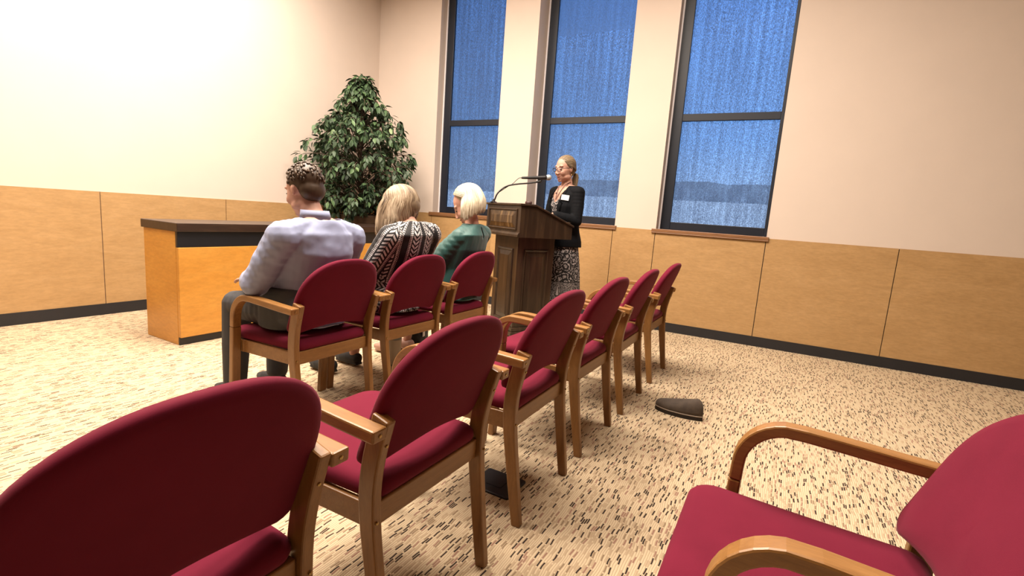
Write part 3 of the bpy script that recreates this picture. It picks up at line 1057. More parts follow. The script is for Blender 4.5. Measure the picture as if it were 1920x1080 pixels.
# ------------------------------------------------------------------ ficus tree
def make_ficus():
    C0 = Vector((4.43, 4.66, 0))
    root = empty('ficus_tree', C0)
    rng = random.Random(11)
    m = MB()
    m.lathe([(0.17, 0.0), (0.185, 0.02), (0.225, 0.30), (0.245, 0.60), (0.255, 0.98), (0.262, 1.0), (0.25, 1.02), (0.235, 1.0), (0.225, 0.9)], 32)
    pot = m.build('pot', M['basket'], root, smooth=True)
    m = MB()
    m.lathe([(0.225, 0.90), (0.15, 0.93), (0.05, 0.94)], 24)
    m.build('soil', M['soil'], pot)
    trunk = lerp_path([(0.0, 0, 0.90), (0.02, -0.01, 1.25), (-0.02, 0.0, 1.6), (0.015, 0.01, 2.0), (-0.02, 0.0, 2.35), (-0.05, 0.02, 2.56)], 30)
    m = MB()
    m.tube(trunk, [0.034-0.028*i/30 for i in range(31)], 10)
    tr2 = lerp_path([(0.03, 0.03, 0.90), (0.06, 0.03, 1.3), (0.02, 0.05, 1.7), (0.08, 0.03, 2.05)], 20)
    m.tube(tr2, [0.022-0.016*i/20 for i in range(21)], 8)
    tk = m.build('trunk', M['bark'], root, smooth=True)
    def env(z):
        pts = [(0.95, 0.25), (1.05, 0.42), (1.25, 0.50), (1.5, 0.57), (1.72, 0.66), (1.9, 0.57), (2.1, 0.50), (2.25, 0.40), (2.4, 0.26), (2.55, 0.16), (2.7, 0.06)]
        for (a, ra), (b, rb) in zip(pts, pts[1:]):
            if a <= z <= b:
                return ra+(rb-ra)*(z-a)/(b-a)
        return 0.05
    V, Fc, tone = [], [], []
    def leaf(p, d, up, L, W, t):
        d = d.normalized()
        s = d.cross(up)
        if s.length < 1e-3:
            s = d.orthogonal()
        s.normalize()
        n = s.cross(d).normalized()
        k = len(V)
        droop = -0.18*L
        prof = [(0.0, 0.0), (0.12, 0.55), (0.38, 1.0), (0.68, 0.72), (0.88, 0.26), (1.0, 0.0)]
        for u, w in prof:
            c = p + d*(u*L) + n*(droop*u*u)
            if w == 0:
                V.append(c)
            else:
                V.extend([c - s*w*W/2 + n*W*0.14*w, c, c + s*w*W/2 + n*W*0.14*w])
        a = k
        f = []
        f += [(a, a+2, a+1), (a, a+3, a+2)]
        for i in range(3):
            q = a+1+i*3
            f += [(q, q+1, q+4, q+3), (q+1, q+2, q+5, q+4)]
        q = a+10
        f += [(q, q+1, a+13), (q+1, q+2, a+13)]
        Fc.extend(f)
        tone.extend([t]*len(f))
    tw = MB()
    mtw = []
    nb = 200
    for i in range(nb):
        z0 = 0.98 + 1.56*((i+rng.random())/nb)**1.25
        ph = i*2.399 + rng.uniform(-0.4, 0.4)
        zt = min(2.66, z0 + rng.uniform(0.02, 0.28))
        r = env(zt)*rng.uniform(0.62, 1.06)
        base = trunk[min(30, max(0, int((z0-0.12-0.9)/1.66*30)))]
        tip = Vector((base.x*0.5 + r*math.cos(ph), base.y*0.5 + r*math.sin(ph), zt - 0.05))
        # keep clear of the walls
        tip.x = min(tip.x, 0.80)
        tip.y = min(tip.y, 0.54)
        mid = base.lerp(tip, 0.55) + Vector((0, 0, 0.06+0.10*r))
        end = tip + Vector((tip.x-base.x, tip.y-base.y, 0)).normalized()*0.02 + Vector((0, 0, -0.07))
        path = lerp_path([base, mid, tip, end], 12)
        tw.tube(path, [0.007-0.0055*j/12 for j in range(13)], 5)
        bt = rng.uniform(-0.16, 0.16)
        for j in range(3, 13):
            p = path[j]
            dr = (path[j]-path[j-1]).normalized()
            for q in range((3 if j < 12 else 5) if p.z < 2.15 or rng.random() < 0.62 else 1):
                a = rng.uniform(0, 2*PI)
                sd = dr.cross(Vector((0, 0, 1)))
                if sd.length < 1e-3:
                    sd = Vector((1, 0, 0))
                sd.normalize()
                uv = sd.cross(dr)
                d = dr*0.55 + (sd*math.cos(a)+uv*math.sin(a))*0.75 + Vector((0, 0, -0.55))
                st = p + (sd*math.cos(a)+uv*math.sin(a))*rng.uniform(0.005, 0.035)
                up = Vector((rng.uniform(-0.5, 0.5), rng.uniform(-0.5, 0.5), 1)).normalized()
                L = rng.uniform(0.058, 0.092)
                t = min(1, max(0, 0.42+bt+rng.gauss(0, 0.17)+(0.25 if rng.random() < 0.10 else 0)))
                pe = st + d.normalized()*L
                if C0.y+pe.y < YL-0.02 and C0.x+pe.x < 5.26:
                    leaf(st, d, up, L, L*rng.uniform(0.46, 0.58), t)
    tw.build('branches', M['bark'], tk, smooth=True)
    me = bpy.data.meshes.new('foliage')
    me.from_pydata([tuple(v) for v in V], [], Fc)
    at = me.attributes.new('tone', 'FLOAT', 'FACE')
    at.data.foreach_set('value', tone)
    for p in me.polygons:
        p.use_smooth = True
    me.materials.append(M['leaf'])
    link(bpy.data.objects.new('foliage', me), root)
    tag(root, 'tall leafy ficus tree in a brown planter in the room corner behind the desk', 'potted tree')
make_ficus()

# ------------------------------------------------------------------ people
class Blob(MB):
    def chain(s, pts, radii, flat=None):
        """round cones through points"""
        pts = [Vector(p) for p in pts]
        for (p, r), (q, t) in zip(zip(pts, radii), zip(pts[1:], radii[1:])):
            L = (q-p).length
            n = max(1, int(L/(0.45*min(r, t))))
            for i in range(n+1):
                u = i/n
                s.ell(p.lerp(q, u), (r+(t-r)*u,)*3, n=7)
    def loft(s, rings, n=28):
        """rings: (centre, rx, ry, tilt about x)"""
        out = []
        for c, rx, ry, tilt in rings:
            R = Matrix.Rotation(tilt, 3, 'X')
            out.append([Vector(c) + R @ Vector((rx*math.copysign(abs(math.cos(q))**0.85, math.cos(q)), ry*math.copysign(abs(math.sin(q))**0.85, math.sin(q)), 0)) for q in (2*PI*i/n for i in range(n))])
        s.rings(out)
    def remesh(s, name, voxel, smooth=4):
        me = s.mesh(name)
        o = bpy.data.objects.new(name, me)
        COL.objects.link(o)
        r = o.modifiers.new('r', 'REMESH')
        r.mode = 'VOXEL'
        r.voxel_size = voxel
        r.use_smooth_shade = True
        sm = o.modifiers.new('s', 'SMOOTH')
        sm.factor = 0.5
        sm.iterations = smooth
        dg = bpy.context.evaluated_depsgraph_get()
        dg.update()
        res = bpy.data.meshes.new_from_object(o.evaluated_get(dg))
        bpy.data.objects.remove(o)
        bpy.data.meshes.remove(me)
        res.name = name
        return res

def finish(me, name, mat, parent, solid=0.0, tone=None):
    me.materials.clear()
    me.materials.append(mat)
    for p in me.polygons:
        p.use_smooth = True
    if tone is not None:
        at = me.attributes.new('tone', 'FLOAT', 'POINT')
        at.data.foreach_set('value', [tone(v.co) for v in me.vertices])
    o = link(bpy.data.objects.new(name, me), parent)
    if solid:
        s = o.modifiers.new('thick', 'SOLIDIFY')
        s.thickness = solid
        s.offset = -1
    return o

def cut_faces(me, pred):
    bm = bmesh.new()
    bm.from_mesh(me)
    dead = [f for f in bm.faces if pred(f.calc_center_median())]
    bmesh.ops.delete(bm, geom=dead, context='FACES')
    # clean the cut edge
    for _ in range(3):
        ev = [v for v in bm.verts if v.is_boundary]
        co = {}
        for v in ev:
            nb = [e.other_vert(v) for e in v.link_edges if e.is_boundary]
            if len(nb) == 2:
                co[v] = v.co*0.5 + (nb[0].co+nb[1].co)*0.25
        for v, c in co.items():
            v.co = c
    bm.to_mesh(me)
    bm.free()

def wrinkle(me, amp, scale, stretch=(1, 1, 1)):
    me.update()
    n = len(me.vertices)
    co, no = np.empty(n*3), np.empty(n*3)
    me.vertices.foreach_get('co', co)
    me.vertices.foreach_get('normal', no)
    co, no = co.reshape(-1, 3), no.reshape(-1, 3)
    for i, c in enumerate(co):
        q = Vector((c[0]*stretch[0], c[1]*stretch[1], c[2]*stretch[2]))*scale
        co[i] += no[i]*(mnoise.noise(q)*amp + mnoise.noise(q*2.3)*amp*0.45)
    me.vertices.foreach_set('co', co.ravel())
    me.update()

def guide_uv(me, guides):
    """uv in metres along the nearest guide: (points, radius, reference direction)"""
    uvl = me.uv_layers.new(name='UVMap')
    segs = []
    for gi, (pts, rad, ref) in enumerate(guides):
        L = 0
        pts = [Vector(p) for p in pts]
        for a, b in zip(pts, pts[1:]):
            segs.append((a, b, L, gi, rad, Vector(ref)))
            L += (b-a).length
    A = np.array([s[0] for s in segs])
    B = np.array([s[1] for s in segs])
    D = B-A
    LL = np.maximum((D*D).sum(1), 1e-9)
    RAD = np.array([s[4] for s in segs])
    for p in me.polygons:
        c = np.array(p.center)
        t = np.clip(((c-A)*D).sum(1)/LL, 0, 1)
        q = A+D*t[:, None]
        dist = np.linalg.norm(c-q, axis=1)-RAD
        k = int(np.argmin(dist))
        a, b, L0, gi, rad, ref = segs[k]
        ax = (b-a).normalized()
        r1 = (ref-ax*ref.dot(ax)).normalized()
        r2 = ax.cross(r1)
        w = Vector(p.center)-a
        ac = math.atan2(w.dot(r2), w.dot(r1))
        for li in p.loop_indices:
            w = me.vertices[me.loops[li].vertex_index].co - a
            an = math.atan2(w.dot(r2), w.dot(r1))
            while an-ac > PI: an -= 2*PI
            while an-ac < -PI: an += 2*PI
            uvl.data[li].uv = (an*rad*1.05 + gi*0.37, L0 + w.dot(ax))

def hand(bl, wrist, d, palm_n, curl=0.5, side=1):
    """palm plus five fingers; d = direction of fingers, palm_n = palm normal, side = thumb side sign"""
    wrist, d, n = Vector(wrist), Vector(d).normalized(), Vector(palm_n).normalized()
    a = d.cross(n).normalized()*side
    for k in (-1, 0, 1):
        bl.chain([wrist+d*0.01+a*0.012*k, wrist+d*0.085+a*0.024*k], [0.015, 0.013])
    Ls = [0.066, 0.076, 0.070, 0.054]
    for i in range(4):
        b = wrist + d*0.088 + a*(0.030-0.020*i)
        q = 0.0
        pts = [b]
        for f in (0.45, 0.32, 0.23):
            q += curl*(0.8 if f == 0.45 else 1.0)
            pts.append(pts[-1] + (d*math.cos(q) + n*math.sin(q))*Ls[i]*f)
        bl.chain(pts, [0.0088, 0.0082, 0.0075, 0.0066])
    t0 = wrist + d*0.03 + a*0.028
    t1 = t0 + (d*0.6+a*0.75+n*0.15)*0.036
    t2 = t1 + (d*0.9+a*0.25+n*0.3)*0.030
    t3 = t2 + (d*0.95+n*0.3)*0.022
    bl.chain([t0, t1, t2, t3], [0.013, 0.0105, 0.0095, 0.0078])

def head_shape(bl, c, R, s=1.0):
    """head with nose, brow, cheeks, chin, ears; faces +Y before R"""
    c = Vector(c)
    def P(x, y, z): return c + R @ Vector((x*s, y*s, z*s))
    def E(p, r): bl.ell(P(*p), tuple(q*s for q in r), R, 12)
    E((0, -0.012, 0.032), (0.075, 0.093, 0.086))
    E((0, 0.022, -0.015), (0.066, 0.070, 0.085))
    E((0, 0.034, -0.060), (0.050, 0.050, 0.052))
    E((0, 0.066, -0.096), (0.022, 0.018, 0.018))
    for q in (-1, 1):
        E((q*0.034, 0.058, -0.030), (0.026, 0.026, 0.028))
        E((q*0.045, 0.012, -0.070), (0.020, 0.040, 0.026))
        E((q*0.028, 0.071, 0.030), (0.026, 0.013, 0.010))
        # ear
        E((q*0.074, -0.012, -0.008), (0.009, 0.014, 0.024))
        E((q*0.076, -0.016, 0.004), (0.009, 0.013, 0.012))
        E((q*0.012, 0.098, -0.036), (0.008, 0.010, 0.007))
    bl.chain([P(0, 0.083, 0.022), P(0, 0.093, -0.008), P(0, 0.104, -0.031)], [0.007*s, 0.0080*s, 0.0095*s])
    E((0, 0.083, -0.060), (0.022, 0.010, 0.006))
    E((0, 0.081, -0.075), (0.019, 0.010, 0.0065))
    return P

def face_bits(parent, P, R, s=1.0, mouth=0.0):
    """eyes, brows and lips as their own parts"""
    for q in (-1, 1):
        m = MB()
        m.ell(P(q*0.031, 0.079, 0.004), (0.0125*s, 0.0080*s, 0.0042*s), R, 8)
        m.build('eye', M['eye'], parent, smooth=True)
        m = MB()
        m.tube([P(q*(0.015+0.034*t), 0.089-0.016*t*t-0.003*t, 0.026+0.006*math.sin(PI*t)) for t in (0, 0.25, 0.5, 0.75, 1)], [0.0010, 0.0017, 0.0017, 0.0014, 0.0008], 6)
        m.build('eyebrow', M['eye'], parent, smooth=True)
    m = MB()
    for z, w in ((-0.0575, 0.024), (-0.078-mouth, 0.021)):
        m.tube([P(w*t, 0.0925-0.012*t*t-(0.004 if z < -0.07 else 0), z) for t in (-1, -0.5, 0, 0.5, 1)], [0.0012*s, 0.0034*s, 0.0040*s, 0.0034*s, 0.0012*s], 8)
    m.build('lips', M['lips'], parent, smooth=True)
    if mouth:
        m = MB()
        m.ell(P(0, 0.0855, -0.068-mouth/2), (0.017*s, 0.0055*s, (0.0035+mouth/2)*s), R, 8)
        m.build('mouth', M['mouth'], parent, smooth=True)

def locks_mesh(name, paths, mat, parent, tones, r0=0.010, flat=0.55, n=7):
    V, F, T = [], [], []
    for path, tn, rr in zip(paths, tones, r0 if isinstance(r0, list) else [r0]*len(paths)):
        m = MB()
        k = len(path)-1
        m.tube(path, [rr*(0.15+0.85*math.sin(PI*min(1, (i+0.3)/k*0.80+0.02))**0.6) if i < k else rr*0.25 for i in range(k+1)], n, flat)
        o = len(V)
        V += m.v
        T += [tn]*len(m.v)
        F += [tuple(i+o for i in f) for f in m.f]
    me = bpy.data.meshes.new(name)
    me.from_pydata([tuple(v) for v in V], [], F)
    at = me.attributes.new('tone', 'FLOAT', 'POINT')
    at.data.foreach_set('value', T)
    for p in me.polygons:
        p.use_smooth = True
    me.materials.append(mat)
    return link(bpy.data.objects.new(name, me), parent)

def bob_hair(parent, c, R, mat, length, wave, seed, face_open=0.95, spread=1.0, n=900, toner=None, inward=0.5, lean=(0, 0), back_short=0.8, freq=8.0, fringe_n=0, bow=0.0, front_short=0.0):
    """chin-length bob: locks fall from a parting to both sides and from the crown to the back, then hang straight down in the room"""
    rng = random.Random(seed)
    c = Vector(c)
    ax, ay, az = 0.092, 0.110, 0.102
    def on(d, k=1.0):
        return c + R @ Vector((ax*k*d.x, -0.012+(ay if d.y < 0 else ay-0.011)*k*d.y, 0.034+az*k*d.z))
    def dirv(th, ph):                                    # ph = 0 at the back of the head
        return Vector((math.sin(th)*math.sin(ph), -math.sin(th)*math.cos(ph), math.cos(th)))
    cap = Blob()
    cap.ell(c+R @ Vector((0, -0.024, 0.036)), (ax*0.97, ay*0.92, az*0.98), R, 16)
    cap.ell(c+R @ Vector((0, -0.045, -0.010)), (ax*0.95, ay*0.66, az*0.75), R, 14)
    me = cap.remesh('hair', 0.006, 6)
    hair = finish(me, 'hair', mat, parent, tone=lambda q: 0.30)
    paths, tones, rads = [], [], []
    down = Vector((lean[0], lean[1], -1)).normalized()
    for i in range(n):
        u = rng.random()
        sgn = rng.choice((-1, 1))
        if u < 0.45:                                     # from the parting, front to crown
            q = (u/0.45)**1.35
            d0 = Vector((sgn*0.03+0.10, 0.74-0.89*q, 0)); d0.z = math.sqrt(max(0.05, 1-d0.x**2-d0.y**2))
            ph = sgn*((PI-face_open) + (1.45-(PI-face_open))*q**1.3)
        else:                                            # from the crown to the back and sides
            ph = sgn*1.75*((u-0.45)/0.55)
            d0 = Vector((0.10+0.06*math.sin(ph), -0.22-0.10*math.cos(ph), 0)); d0.z = math.sqrt(1-d0.x**2-d0.y**2)
        ph += rng.uniform(-0.07, 0.07)
        fringe = fringe_n and i % fringe_n == 0
        if fringe:
            d0 = Vector((0.10, rng.uniform(0.25, 0.62), 0)); d0.z = math.sqrt(1-d0.x**2-d0.y**2)
            ph = sgn*rng.uniform(PI-face_open-0.25, PI-0.05)
        th1 = 1.02+0.30*(1-math.cos(PI-abs(ph)))+rng.uniform(-0.06, 0.06) if fringe else 1.50-bow*max(0, -math.cos(ph))+rng.uniform(-0.12, 0.12)
        d1 = dirv(th1, ph)
        k = 1.0+0.07*rng.random()
        ang = d0.angle(d1)
        path = []
        for j in range(10):
            t = j/9
            path.append(on((d0*math.sin((1-t)*ang)+d1*math.sin(t*ang))/math.sin(ang), k-0.03*(1-t)))
        p = path[-1]
        out = p-c
        out.z = 0
        out = out.normalized() if out.length > 1e-4 else Vector((0, -1, 0))
        bk = max(0.0, math.cos(ph))
        Ln = length*(1+rng.uniform(-0.10, 0.10))*(1-(1-back_short)*bk)*(1-front_short*max(0, min(1, (abs(ph)-0.7)/1.1)))
        w0 = 4.0*mnoise.noise(Vector((1.6*math.cos(ph), 1.6*math.sin(ph), seed+0.5))) + rng.uniform(-0.2, 0.2)
        tang = Vector((-out.y, out.x, 0))
        for j in range(1, 13 if not fringe else 3):
            t = j/12
            body = out*(spread*0.018*math.sin(PI*min(1, t*0.85)) - inward*0.035*t**3)
            wv = (out*0.6*math.sin(w0+t*freq) + tang*math.sin(w0*1.2+t*freq))*wave*t**0.7
            path.append(p + down*(Ln*t) + body + wv)
        paths.append(path)
        tones.append(min(1, max(0, toner(rng, ph, 0))))
        rads.append(rng.uniform(0.0030, 0.0062))
    locks_mesh('locks', paths, mat, hair, tones, rads)
    return hair

def seated_body(bl, P):
    """body of a seated figure from joint positions in P (dict)"""
    sc = P.get('s', 1.0)
    hip, waist, chest, sh, neck = (Vector(P[k]) for k in ('hip', 'waist', 'chest', 'sh', 'neck'))
    w = P['w']
    bl.loft([(hip-Vector((0, 0, 0.09)), w*0.80, 0.120*sc, 0), (hip, w*0.98, 0.145*sc, 0.1), (waist, w*0.80, 0.115*sc, 0.1), (chest, w*0.90, 0.120*sc, 0.05), (sh-Vector((0, 0, 0.02)), w*0.86, 0.085*sc, 0.0), (sh+Vector((0, 0, 0.035)), w*0.45, 0.060*sc, 0)])
    for s in (-1, 1):
        S = Vector(P['shl'] if s < 0 else P['shr'])
        E_ = Vector(P['ell'] if s < 0 else P['elr'])
        W = Vector(P['wrl'] if s < 0 else P['wrr'])
        bl.chain([sh+Vector((s*0.05, 0, 0.01)), S, S.lerp(E_, 0.5), E_], [0.050*sc, 0.052*sc, 0.045*sc, 0.037*sc])
        bl.chain([E_, E_.lerp(W, 0.35), W], [0.037*sc, 0.039*sc, 0.025*sc])
        hand(bl, W, P['hand_l' if s < 0 else 'hand_r'], (0, 0, -1), 0.35, 1 if s < 0 else -1)
        K = Vector(P['knl'] if s < 0 else P['knr'])
        A = Vector(P['anl'] if s < 0 else P['anr'])
        H = hip + Vector((s*w*0.48, 0.02, -0.01))
        bl.chain([H, H.lerp(K, 0.5), K], [0.088*sc, 0.074*sc, 0.055*sc])
        bl.chain([K, K.lerp(A, 0.3), A], [0.054*sc, 0.055*sc, 0.034*sc])
        toe = A + Vector((0, 0.145, -0.042))
        bl.chain([A+Vector((0, -0.02, -0.045)), A+Vector((0, 0.05, -0.045)), toe], [0.028, 0.028, 0.018])
    nk = Vector(P['head'])
    bl.chain([sh+Vector((0, 0, 0.0)), neck, neck.lerp(nk, 0.6)], [0.062*sc, 0.052*sc, 0.050*sc])

def shoe_pair(parent, A_list, mat, name='shoe'):
    for A in A_list:
        A = Vector(A)
        m = Blob()
        m.chain([A+Vector((0, -0.025, -0.040)), A+Vector((0, 0.05, -0.045)), A+Vector((0, 0.11, -0.052)), A+Vector((0, 0.165, -0.056))], [0.040, 0.041, 0.038, 0.024])
        m.box(A+Vector((-0.030, -0.055, -0.085)), A+Vector((0.030, 0.16, -0.072)))
        me = m.remesh(name, 0.006, 4)
        finish(me, name, mat, parent)

def torso_garment(P, grow, rings_extra=None, sleeves=True, sleeve_r=(0.066, 0.060, 0.05, 0.045), down_to=None):
    sc = P.get('s', 1.0)
    hip, waist, chest, sh = (Vector(P[k]) for k in ('hip', 'waist', 'chest', 'sh'))
    w = P['w']
    g = grow
    bl = Blob()
    bl.loft([(hip-Vector((0, 0.055, 0.085)), w*0.90+g, 0.150*sc+g, 0), (hip-Vector((0, 0.03, 0.065)), w*0.94+g, 0.145*sc+g, 0), (hip, w*1.0+g, 0.150*sc+g, 0.1), (waist, w*0.86+g, 0.122*sc+g, 0.1), (chest, w*0.93+g, 0.126*sc+g, 0.05), (sh-Vector((0, 0, 0.02)), w*0.88+g, 0.088*sc+g, 0.0), (sh+Vector((0, 0, 0.036)), w*0.47+g, 0.064*sc+g, 0), (sh+Vector((0, 0, 0.060)), 0.068*sc, 0.062*sc, 0)])
    guides = [([hip-Vector((0, 0, 0.2)), waist, chest, sh+Vector((0, 0, 0.1))], 0.155, (0, -1, 0))]
    for s in (-1, 1):
        S = Vector(P['shl'] if s < 0 else P['shr'])
        E_ = Vector(P['ell'] if s < 0 else P['elr'])
        W = Vector(P['wrl'] if s < 0 else P['wrr'])
        W2 = E_.lerp(W, 0.93)
        r = sleeve_r
        bl.chain([sh+Vector((s*0.05, 0, 0.012)), S, S.lerp(E_, 0.5), E_, E_.lerp(W2, 0.5), W2], [0.058*sc, r[0], r[1], r[2], r[2], r[3]])
        guides.append(([S.lerp(E_, -0.15), E_, W2], 0.055, (s, -0.3, 0)))
    return bl, guides

# ---- speaker at the lectern
def make_speaker():
    root = empty('person', (4.312, 1.857, 0), 1.066)
    tag(root, 'standing woman in a black blazer and paisley skirt, speaking behind the lectern', 'person')
    HC = Vector((0.0, 0.035, 1.600))
    R = (Matrix.Rotation(0.10, 3, 'Z') @ Matrix.Rotation(-0.16, 3, 'X'))
    b = Blob()
    # torso
    b.loft([((0, 0, 0.90), 0.165, 0.115, 0), ((0, 0, 1.0), 0.155, 0.11, 0), ((0, 0, 1.12), 0.128, 0.09, 0), ((0, 0.012, 1.26), 0.145, 0.105, 0), ((0, 0.0, 1.38), 0.150, 0.085, 0), ((0, -0.01, 1.44), 0.09, 0.06, 0)])
    b.chain([(0, -0.012, 1.42), (0, 0.0, 1.50), (0, 0.015, 1.56)], [0.060, 0.050, 0.050])
    for s in (-1, 1):
        b.chain([(s*0.08, 0, 0.92), (s*0.085, 0.01, 0.70), (s*0.085, 0.015, 0.50), (s*0.085, 0.0, 0.30), (s*0.085, -0.01, 0.11)], [0.088, 0.07, 0.052, 0.05, 0.034])
        b.chain([(s*0.085, -0.025, 0.07), (s*0.088, 0.06, 0.035), (s*0.09, 0.13, 0.028)], [0.032, 0.028, 0.02])
        sh, el, wr = Vector((s*0.165, -0.01, 1.39)), Vector((s*0.205, 0.02, 1.13)), Vector((s*0.13, 0.22, 1.17))
        b.chain([(s*0.08, -0.005, 1.41), sh, sh.lerp(el, 0.5), el], [0.05, 0.05, 0.043, 0.036])
        b.chain([el, el.lerp(wr, 0.35), wr], [0.037, 0.038, 0.025])
        hand(b, wr, (-s*0.25, 0.95, -0.02), (0, 0, -1), 0.22, 1 if s < 0 else -1)
    P = head_shape(b, HC, R)
    me = b.remesh('body', 0.0045, 4)
    body = finish(me, 'body', M['skin'], root)
    face_bits(root, P, R, 1.0, 0.007)
    # hair drawn back into a low ponytail
    c = HC
    cap = Blob()
    cap.ell(c+R @ Vector((0, -0.020, 0.040)), (0.079, 0.092, 0.086), R, 16)
    cap.ell(c+R @ Vector((0, -0.060, -0.015)), (0.062, 0.050, 0.06), R, 12)
    me = cap.remesh('hair', 0.005, 5)
    hair = finish(me, 'hair', M['hair_dark'], root, tone=lambda q: 0.42)
    rng = random.Random(5)
    tie = c + R @ Vector((0.0, -0.112, -0.040))
    paths, tones, rads = [], [], []
    for i in range(340):
        q = rng.uniform(-1, 1)
        # hairline from ear over the forehead to ear
        an = q*1.62
        st = Vector((0.082*math.sin(an), 0.0 + 0.060*math.cos(an)*1.05, 0.034 + 0.070*math.cos(an)**0.5*0.95 if abs(an) < 1.57 else 0.0))
        mid = Vector((st.x*0.98, -0.045, 0.044 + max(0, math.cos(an))*0.085))
        bk = Vector((st.x*0.55, -0.105, -0.005 + 0.045*max(0, math.cos(an))))
        pts = []
        for iv, v in enumerate(lerp_path([st, mid, bk, Vector((0, -0.112, -0.040))], 12)):
            # keep on the skull surface
            e = Vector((v.x/0.083, (v.y+0.018)/0.097, (v.z-0.036)/0.091))
            if 0.2 < e.length:
                e = e/e.length*(0.925+0.085*min(1, iv/4)+0.02*((i*37) % 11)/11) if v.y > -0.10 else e
                v = Vector((e.x*0.083, e.y*0.097-0.018, e.z*0.091+0.036))
            pts.append(c + R @ v)
        paths.append(pts)
        tones.append(min(1, max(0, rng.gauss(0.52, 0.2))))
        rads.append(rng.uniform(0.0028, 0.0048))
    for i in range(120):
        q = rng.choice((-1, 1))
        t0 = rng.random()
        sy, sz = 0.040-0.045*t0+rng.uniform(-0.006, 0.006), 0.062-0.050*t0+rng.uniform(-0.006, 0.012)
        st = Vector((q*0.076*math.sqrt(max(0.1, 1-((sy+0.012)/0.094)**2-((sz-0.032)/0.088)**2)), sy, sz))
        pts = []
        for v in lerp_path([st, Vector((q*0.0845, -0.025, st.z*0.85+0.004)), Vector((q*0.062, -0.085, 0.0+0.3*st.z-0.02)), Vector((q*0.006, -0.112, -0.040))], 12):
            pts.append(c + R @ v)
        paths.append(pts)
        tones.append(min(1, max(0, rng.gauss(0.40, 0.18))))
        rads.append(rng.uniform(0.003, 0.005))
    for i in range(46):
        a = rng.uniform(0, 2*PI)
        r = 0.022*math.sqrt(rng.random())
        o = Vector((r*math.cos(a), r*math.sin(a), 0))
        pts = lerp_path([tie+o*0.4, tie+Vector((0.0, -0.030, -0.012))+o*0.8, tie+Vector((0.012, -0.036, -0.06))+o*1.2, tie+Vector((0.012, -0.026, -0.13))+o*1.1, tie+Vector((0.012, -0.016, -0.175))+o*0.5], 12)
        paths.append(pts)
        tones.append(min(1, max(0, rng.gauss(0.45, 0.2))))
        rads.append(rng.uniform(0.006, 0.009))
    locks_mesh('locks', paths, M['hair_dark'], hair, tones, rads)
    m = MB()
    m.tube([tie+R @ Vector((0.016*math.cos(q), -0.004, 0.016*math.sin(q))) for q in (2*PI*i/14 for i in range(15))], 0.005, 6)
    m.build('hair_tie', M['black_cloth'], hair, smooth=True)
    # spectacles
    m = MB()
    for q in (-1, 1):
        cx = q*0.034
        lens = []
        for i in range(19):
            t = 2*PI*i/18
            lens.append(P(cx+0.0255*math.copysign(abs(math.cos(t))**0.8, math.cos(t)), 0.102-0.010*(abs(cx+0.024*math.cos(t))/0.06)**2, 0.002+0.0165*math.copysign(abs(math.sin(t))**0.8, math.sin(t))))
        m.tube(lens, 0.0024, 6)
        m.tube([P(q*0.059, 0.095, 0.010), P(q*0.074, 0.078, 0.011), P(q*0.081, 0.03, 0.010), P(q*0.083, -0.015, 0.006)], 0.0026, 6)
    m.tube([P(-0.009, 0.104, 0.006), P(0, 0.107, 0.008), P(0.009, 0.104, 0.006)], 0.0022, 6)
    m.build('spectacles', M['black_plastic'], root, smooth=True)
    m = MB()
    m.tube([P(-0.079, -0.010, -0.040), P(-0.082, -0.008, -0.062), P(-0.081, -0.008, -0.078)], [0.0015, 0.004, 0.0025], 6)
    m.build('earring', M['brass'], root, smooth=True)
    # printed top and long skirt: one dress
    d = Blob()
    d.loft([((0, 0, 0.10), 0.235, 0.205, 0), ((0, 0, 0.40), 0.232, 0.195, 0), ((0, 0, 0.70), 0.208, 0.165, 0), ((0, 0, 0.92), 0.178, 0.128, 0), ((0, 0, 1.02), 0.160, 0.115, 0), ((0, 0, 1.13), 0.136, 0.097, 0), ((0, 0.014, 1.26), 0.153, 0.113, 0), ((0, 0.004, 1.36), 0.150, 0.095, 0), ((0, 0.0, 1.41), 0.11, 0.075, 0)])
    me = d.remesh('dress', 0.008, 3)
    cut_faces(me, lambda p: (p.z > 1.395) or (p.y > 0 and p.z > 1.285+abs(p.x)*0.9) or p.z < 0.108)
    for v in me.vertices:
        if v.co.z < 0.95:
            an = math.atan2(v.co.y, v.co.x)
            k = (0.95-v.co.z)/0.85
            v.co.x += math.cos(an)*0.013*k*math.sin(an*9+0.5)
            v.co.y += math.sin(an)*0.013*k*math.sin(an*9+0.5)
    uvl = me.uv_layers.new(name='UVMap')
    for p in me.polygons:
        ac = math.atan2(p.center.x, p.center.y)
        for li in p.loop_indices:
            w = me.vertices[me.loops[li].vertex_index].co
            an = math.atan2(w.x, w.y)
            while an-ac > PI: an -= 2*PI
            while an-ac < -PI: an += 2*PI
            uvl.data[li].uv = (an*0.19, w.z)
    finish(me, 'dress', M['paisley'], root, solid=0.003)
    # blazer, open in front
    j = Blob()
    j.loft([((0, -0.004, 0.885), 0.205, 0.158, 0), ((0, -0.004, 0.94), 0.200, 0.152, 0), ((0, -0.004, 1.02), 0.176, 0.134, 0), ((0, -0.004, 1.13), 0.156, 0.118, 0), ((0, 0.006, 1.26), 0.170, 0.130, 0), ((0, -0.004, 1.37), 0.172, 0.108, 0), ((0, -0.012, 1.425), 0.118, 0.080, 0), ((0, -0.016, 1.46), 0.066, 0.062, 0)])
    for s in (-1, 1):
        sh, el, wr = Vector((s*0.172, -0.012, 1.385)), Vector((s*0.214, 0.018, 1.13)), Vector((s*0.142, 0.195, 1.165))
        j.chain([(s*0.085, -0.008, 1.41), sh, sh.lerp(el, 0.5), el, el.lerp(wr, 0.5), wr], [0.056, 0.064, 0.060, 0.054, 0.050, 0.044])
